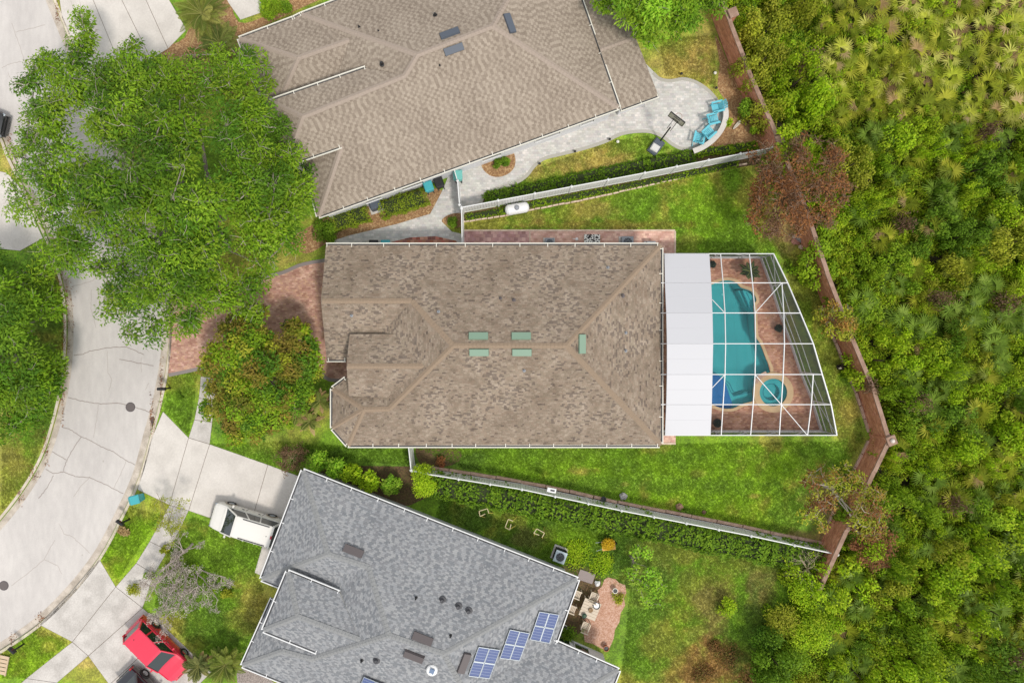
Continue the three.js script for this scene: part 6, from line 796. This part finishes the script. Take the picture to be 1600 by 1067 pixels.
// ---------------------------------------------------------------- patio of the grey house
{
  const wd = paint(222, 206, 184, { roughness: 0.7 }), t = thing('patio_table', 'pale wooden table on the flagstone patio', 'table', at(922, 952, 0.72).setY(0.03), -0.38); for (let i = 0; i < 6; i++) new MB().box(V(0, 0.72, -0.52 + i * 0.208), [1.2, 0.035, 0.195], 0, 0.006).build('plank', wd, t); for (const [a, b] of [[-1, -1], [1, -1], [1, 1], [-1, 1]]) new MB().box(V(a * 0.52, 0.35, b * 0.52), [0.07, 0.7, 0.07]).build('leg', wd, t);
  const mk = () => { const c = thing('patio_chair', 'slatted pale patio chair above the table', 'chair', at(928, 931, 0.4).setY(0.03), -0.38 + 1.57, 'slatted chairs round the patio table'); for (let i = 0; i < 5; i++) new MB().box(V(0.2 - i * 0.1, 0.42, 0), [0.075, 0.03, 0.48]).build('seat_slat', wd, c); for (let i = 0; i < 5; i++) new MB().beam(V(-0.24, 0.44, -0.2 + i * 0.1), V(-0.36, 0.92, -0.2 + i * 0.1), 0.06, 0.025).build('back_slat', wd, c); new MB().beam(V(-0.36, 0.93, -0.27), V(-0.36, 0.93, 0.27), 0.05).build('top_rail', wd, c); for (const z of [-0.26, 0.26]) { new MB().beam(V(0.24, 0.63, z), V(-0.3, 0.63, z), 0.07, 0.03).build('arm', wd, c); new MB().beam(V(0.22, 0, z), V(0.22, 0.62, z), 0.05).build('leg', wd, c); new MB().beam(V(-0.24, 0, z), V(-0.24, 0.62, z), 0.05).build('leg', wd, c); } return c; };
  const c = mk(); copyOf(c, at(915, 977, 0.4).setY(0.03), -0.38 - 1.57 + Math.PI * 0 + 3.14, 'slatted pale patio chair below the table').rotation.y = 1.2 + Math.PI * 0 - 0.0; copyOf(c, at(902, 928, 0.4).setY(0.03), -0.38, 'upper of the two chairs tucked at the grey roof edge'); copyOf(c, at(894, 951, 0.4).setY(0.03), -0.38, 'lower of the two chairs tucked at the grey roof edge');
  const on = (n, label, cat, x, y, prof, mat, part, mat2) => { const q = thing(n, label, cat, at(x, y, 0.78)); new MB().lathe(V(0, 0, 0), prof, 16).build('bowl', mat, q); if (mat2) new MB().lathe(V(0, 0, 0), part, 14).build('filling', mat2, q); };
  on('bowl', 'dark rimmed white bowl on the patio table', 'bowl', 932, 946, [[0.16, 0], [0.24, 0.06], [0.25, 0.09], [0.21, 0.09], [0.19, 0.06]], M.black, [[0.2, 0.05], [0, 0.05]], M.white); on('bowl', 'brown bowl in the middle of the patio table', 'bowl', 923, 953, [[0.08, 0], [0.16, 0.07], [0.14, 0.09], [0, 0.07]], paint(142, 112, 74)); on('plant_pot', 'dark teal potted plant on the patio table', 'pot', 913, 961, [[0.12, 0], [0.17, 0.14], [0.15, 0.14]], paint(58, 86, 84), [[0.15, 0.12], [0.1, 0.2], [0, 0.22]], paint(60, 90, 66));
  const pot = (label, x, y, r, mat) => { const q = thing('flower_pot', label, 'pot', at(x, y, 0.2).setY(0.02)); new MB().lathe(V(0, 0, 0), [[r * 0.7, 0], [r, 0.3], [r * 1.1, 0.3], [r * 1.1, 0.36], [r * 0.9, 0.36], [r * 0.85, 0.28]], 18).build('pot', mat, q); new MB().lathe(V(0, 0.27, 0), [[r * 0.87, 0], [0, 0.02]], 14).build('soil', M.darkgrey, q); };
  pot('pale rimmed pot among the weeds at the patio edge', 961, 922, 0.17, M.cream); pot('cream pot against the grey house wall', 882, 980, 0.2, M.cream); pot('terracotta pot at the lower end of the patio', 947, 1012, 0.19, paint(176, 106, 66)); pot('dark pot standing on the southern edging', 943, 779, 0.16, M.darkgrey);
  { const q = thing('paving_mat', 'grey rectangular mat on the ground above the patio', 'mat', at(916, 901, 0.03), -0.33); new MB().box(V(0, 0, 0), [1.12, 0.05, 0.72], 0, 0.01).build('mat_sheet', paint(150, 136, 132), q); } { const q = thing('plastic_bag', 'crumpled white bag beside the grey mat', 'bag', at(933, 911, 0.05)); const g = new MB(); const ring = (h, r) => Array.from({ length: 9 }, (_, i) => { const a = i * 0.698, k = r * R(0.7, 1.25); return V(Math.cos(a) * k, h, Math.sin(a) * k); }); loft(g, [ring(0, 0.18), ring(0.12, 0.22), ring(0.22, 0.12), ring(0.28, 0.05)]).build('bag_body', M.white, q); }
  { const q = thing('wheelbarrow', 'yellow wheelbarrow full of straw beside the dark hedge', 'wheelbarrow', at(948, 849), 0.12), ye = paint(222, 170, 84), rg = (h, a, b, o) => [[-1, -1], [1, -1], [1, 1], [-1, 1]].map(([u, w]) => V(u * a + o, h, w * b)); loft(new MB(), [rg(0.28, 0.26, 0.18, 0), rg(0.56, 0.46, 0.32, 0.06)]).build('tray', ye, q); const st = new Leaves(); clump(st, V(0.04, 0.66, -0.12), [0.42, 0.3, 0.38], 1600, 0.14, 0.035, [[232, 196, 40], [212, 170, 30], [240, 212, 80]]); st.build('straw_load', q); for (const z of [-0.22, 0.22]) new MB().tube([V(0.5, 0.16, z * 0.3), V(-0.2, 0.3, z), V(-0.8, 0.5, z * 1.3)], [0.022, 0.022, 0.022], 6).build('handle', M.steel, q); for (const z of [-0.2, 0.2]) new MB().tube([V(-0.25, 0.3, z), V(-0.35, 0.02, z)], [0.02, 0.02], 6).build('leg', M.steel, q); const w = new MB().lathe(V(0, 0, 0), [[0.1, -0.03], [0.18, -0.05], [0.2, 0], [0.18, 0.05], [0.1, 0.03]], 16).build('wheel', M.black, q); w.rotation.x = Math.PI / 2; w.position.set(0.52, 0.2, 0); }
  [[757, 797, 0.3, 'left of the three pale wooden yard frames'], [796, 815, 1.2, 'middle of the three pale wooden yard frames'], [842, 829, -0.5, 'yard frame nearest the air conditioner']].forEach(([x, y, r, label], i) => { const q = thing('wooden_frame', label, 'yard ornament', at(x, y), r, 'wooden yard frames on the lawn'), pw = paint(216, 200, 160), yw = paint(206, 190, 92), s = new MB(); for (const [a, b, m] of [[[-0.3, 0.7, -0.2], [0.3, 0.7, -0.2], pw], [[0.3, 0.7, -0.2], [0.3, 0.7, 0.14], pw], [[-0.3, 0.7, -0.2], [-0.34, 0.7, 0.16], pw], [[-0.34, 0.7, 0.16], [0.05, 0.72, 0.1], pw], [[-0.28, 0.72, -0.2], [-0.45, 0, 0.1], yw], [[0.28, 0.72, -0.18], [0.2, 0, -0.42], yw], [[0.28, 0.7, 0.12], [0.5, 0, 0.35], yw], [[-0.3, 0.7, 0.14], [-0.1, 0, 0.5], yw]]) new MB().beam(V(...a), V(...b), 0.05, 0.04).build(m === pw ? 'frame_bar' : 'leg', m, q); });
  { const q = thing('storage_box', 'white shelf unit leaning on the wall at the patio end', 'shelf', at(930, 1034, 0.1).setY(0.02), -0.41); for (const [a, b, c] of [[0, 0.35, 1.6], [0, 0.78, 1.6]]) new MB().box(V(0, b, 0), [c, 0.04, 0.34]).build('shelf', M.white, q); for (const x of [-0.78, -0.26, 0.26, 0.78]) new MB().box(V(x, 0.4, 0), [0.05, 0.8, 0.34]).build('upright', M.white, q); }
}
// ---------------------------------------------------------------- loose things by the wall and edging
function rock(name, label, x, y, r, mat, group, flat = 0.6) { const g = new THREE.IcosahedronGeometry(r, 2), p = g.attributes.position, v = V(0, 0, 0), s = R(0, 50); for (let i = 0; i < p.count; i++) { v.fromBufferAttribute(p, i); const k = 1 + 0.35 * n3(v.x * 2.2 / r * 0.5 + s, v.y * 2 / r * 0.5, v.z * 2.2 / r * 0.5); p.setXYZ(i, v.x * k, v.y * k * flat, v.z * k); } g.computeVertexNormals(); const m = new THREE.Mesh(g, mat); m.name = numbered(name); m.position.copy(at(x, y)).setY(r * flat * 0.55); m.rotation.y = R(0, 6); scene.add(m); tag(m, label, 'stone', group); return m; }
const pinkS = paint(208, 150, 136, { roughness: 0.9 }), paleS = paint(222, 198, 178, { roughness: 0.9 }), greyS = paint(168, 164, 164, { roughness: 0.9 });
[[1242, 370, 0.16, paleS], [1241, 377, 0.2, pinkS], [1249, 373, 0.26, greyS], [1246, 379, 0.16, pinkS], [1258, 380, 0.26, pinkS], [1252, 386, 0.17, paleS], [1258, 396, 0.15, paleS], [1260, 402, 0.13, paleS], [1263, 417, 0.16, paleS], [1267, 422, 0.22, pinkS], [1262, 425, 0.14, paleS], [1267, 430, 0.14, paleS], [1270, 437, 0.16, pinkS], [1274, 444, 0.15, pinkS]].forEach(([x, y, r, m], i) => rock('loose_stone', ['small pale stone at the top of the stone row', 'pink stone beside the grey one at the top of the row', 'round grey stone at the top of the stone row', 'pink stone just below the round grey one', 'large square pink stone of the row', 'pale stone below the large pink one', 'first of two small pale stones in the row', 'second of two small pale stones in the row', 'pale curved stone below the stone ring', 'broad pink stone below the stone ring', 'small pale stone beside the broad pink one', 'small pale stone under the broad pink one', 'second stone from the lower end of the row', 'lowest stone of the row by the wall'][i], x, y, r, m, 'loose stones at the foot of the brick wall'));
{ const t = thing('stone_ring', 'pale hollow ring block among the stones by the wall', 'stone', at(1262, 408)); new MB().lathe(V(0, 0, 0), [[0.06, 0], [0.17, 0], [0.18, 0.16], [0.14, 0.2], [0.07, 0.2], [0.06, 0]], 16).build('ring', paleS, t); new MB().lathe(V(0, 0.02, 0), [[0.07, 0], [0, 0.01]], 10).build('ring_hole', M.darkgrey, t); }
rock('boulder', 'round grey boulder on the lawn at the southern edging', 974, 775, 0.24, greyS, null, 0.85); rock('boulder', 'mottled brown rock on the lawn at the southern edging', 1061, 791, 0.25, paint(150, 118, 96, { roughness: 0.9 }), null, 0.8); rock('boulder', 'rust coloured rock beside the short white fence', 690, 726, 0.2, paint(150, 84, 50, { roughness: 0.9 })); rock('boulder', 'small brown stone on the edging near the brick wall', 1100, 800, 0.14, paint(120, 92, 74, { roughness: 0.9 }));
{ const t = thing('fence_lamp', 'white square lamp box on the southern fence', 'lamp', at(862, 766, 1.85), -0.2); new MB().box(V(0, 0, 0), [0.6, 0.1, 0.3], 0, 0.02).build('housing', M.white, t); new MB().box(V(0.06, 0.055, 0), [0.3, 0.02, 0.12]).build('solar_cell', M.darkgrey, t); }
{ // dark bird statue
  const t = thing('bird_statue', 'dark bird statue with a pale head at the foot of the brick wall', 'statue', at(1312, 573), Math.PI + 0.25), dk = paint(52, 40, 36, { roughness: 0.8 }), ring = (X, y, a, b) => Array.from({ length: 10 }, (_, i) => { const q = i * 0.628; return V(X, y + Math.sin(q) * b, Math.cos(q) * a); }); loft(new MB(), [ring(0.24, 0.62, 0.05, 0.05), ring(0.14, 0.52, 0.12, 0.13), ring(0, 0.42, 0.16, 0.17), ring(-0.16, 0.34, 0.13, 0.12), ring(-0.32, 0.28, 0.08, 0.05)]).build('body', dk, t); loft(new MB(), [ring(0.18, 0.66, 0.04, 0.04), ring(0.24, 0.7, 0.07, 0.07), ring(0.32, 0.69, 0.05, 0.05), ring(0.4, 0.66, 0.012, 0.015)]).build('head', paint(230, 218, 196), t); for (const z of [-1, 1]) { new MB().beam(V(0.1, 0.46, z * 0.15), V(-0.42, 0.28, z * 0.17), 0.05, 0.16).build('wing', dk, t); new MB().tube([V(0, 0.3, z * 0.07), V(0.03, 0, z * 0.08)], [0.025, 0.02], 6).build('leg', dk, t); } new MB().box(V(0, 0.02, 0), [0.4, 0.06, 0.3]).build('plinth', dk, t);
}
function planter(label, x, y, r, h) { const t = thing('planter', label, 'planter', at(x, y, 0.05)); new MB().lathe(V(0, 0, 0), [[r * 0.7, 0], [r, h], [r * 1.08, h], [r * 0.9, h], [r * 0.85, h - 0.05]], 18).build('pot', M.darkgrey, t); const L = new Leaves(); clump(L, V(0, h + 0.1, 0), [r * 0.9, 0.2, r * 0.9], 260, 0.14, 0.04, [[60, 72, 62], [48, 60, 54], [74, 86, 70]]); L.build('foliage', t); return t; }
planter('dark planter beside the long pool edge', 1214, 513, 0.24, 0.4); planter('round dark planter at the lower corner of the pool deck', 1119, 660, 0.28, 0.4); planter('dark planter at the upper edge of the white panel roof', 1111, 414, 0.22, 0.4);
{ const t = thing('pallet', 'pale wooden pallet leaning on the verge at the lower left corner', 'pallet', at(4, 1039, 0.1), -0.2), wd = paint(216, 190, 160, { roughness: 0.8 }); for (let i = 0; i < 5; i++) new MB().box(V(0, 0.05, -0.55 + i * 0.27), [0.7, 0.03, 0.22]).build('slat', wd, t); for (const x of [-0.32, 0.32]) new MB().box(V(x, 0.075, 0), [0.07, 0.08, 1.35]).build('rail', wd, t); }
// ---------------------------------------------------------------- blades of grass on the lawns
{
  const polys = [[[652, 700], [1300, 690], [1350, 690], [1240, 835], [965, 780], [720, 730]], [[726, 350], [1165, 262], [1200, 300], [1230, 395], [1056, 398], [1056, 358], [726, 358]], [[1220, 395], [1260, 400], [1345, 660], [1350, 690], [1312, 690]], [[1030, 60], [1115, 55], [1120, 135], [1040, 118]], [[760, 300], [840, 262], [960, 220], [1010, 212], [1048, 232], [860, 280]], [[690, 775], [960, 825], [1270, 880], [1200, 1067], [970, 1067], [985, 920], [905, 900], [680, 810]], [[264, 586], [310, 580], [294, 680], [256, 642]], [[200, 790], [250, 805], [182, 910], [156, 872]], [[2, 1016], [58, 980], [106, 1003], [40, 1060], [2, 1060]], [[300, 806], [410, 856], [400, 900], [420, 940], [376, 1040], [300, 1010], [240, 950], [262, 862]], [[330, 694], [440, 690], [640, 704], [640, 728], [480, 712], [470, 745]], [[2, 400], [92, 440], [98, 540], [82, 650], [40, 752], [2, 800]]];
  const area = (p) => Math.abs(p.reduce((s, [x, y], i) => { const q = p[(i + 1) % p.length]; return s + x * q[1] - q[0] * y; }, 0) / 2), tot = polys.reduce((s, p) => s + area(p), 0), N = 110000, b = new Leaves();
  for (let i = 0; i < 5; i++) { const a = i * 1.3, d = V(Math.cos(a) * 0.7, 0.75, Math.sin(a) * 0.7).normalize(), n = V(-Math.cos(a) * 0.7, 0.7, -Math.sin(a) * 0.7); b.add(V(Math.cos(a) * 0.01, 0, Math.sin(a) * 0.01), n, d, 1, 0.22, [1, 1, 1]); }
  const pts = []; for (const p of polys) { const n = Math.round(N * area(p) / tot), xs = p.map((q) => q[0]), ys = p.map((q) => q[1]); for (let i = 0, g = 0; i < n && g < n * 8; g++) { const x = R(Math.min(...xs), Math.max(...xs)), y = R(Math.min(...ys), Math.max(...ys)); if (inside(x, y, p)) { pts.push([x, y]); i++; } } }
  const im = new THREE.InstancedMesh(b.geometry(), M.leaf, pts.length), m = new THREE.Matrix4(), q = new THREE.Quaternion(), c = new THREE.Color();
  pts.forEach(([x, y], i) => { const v = at(x, y), l = lawnTone(v.x, v.z), s = R(0.05, 0.1), k = R(1.05, 1.45); im.setMatrixAt(i, m.compose(v, q.setFromAxisAngle(V(0, 1, 0), R(0, 6.28)), V(s * 1.2, s * 0.8, s * 1.2))); im.setColorAt(i, c.setRGB(lin(l[0]) * KA * k, lin(l[1]) * KA * k, lin(l[2]) * KA * k)); });
  im.name = 'grass'; scene.add(im); tag(im, 'short grass of the lawns', 'grass', null, 'stuff');
}
live(scene);
renderer.render(scene, camera);
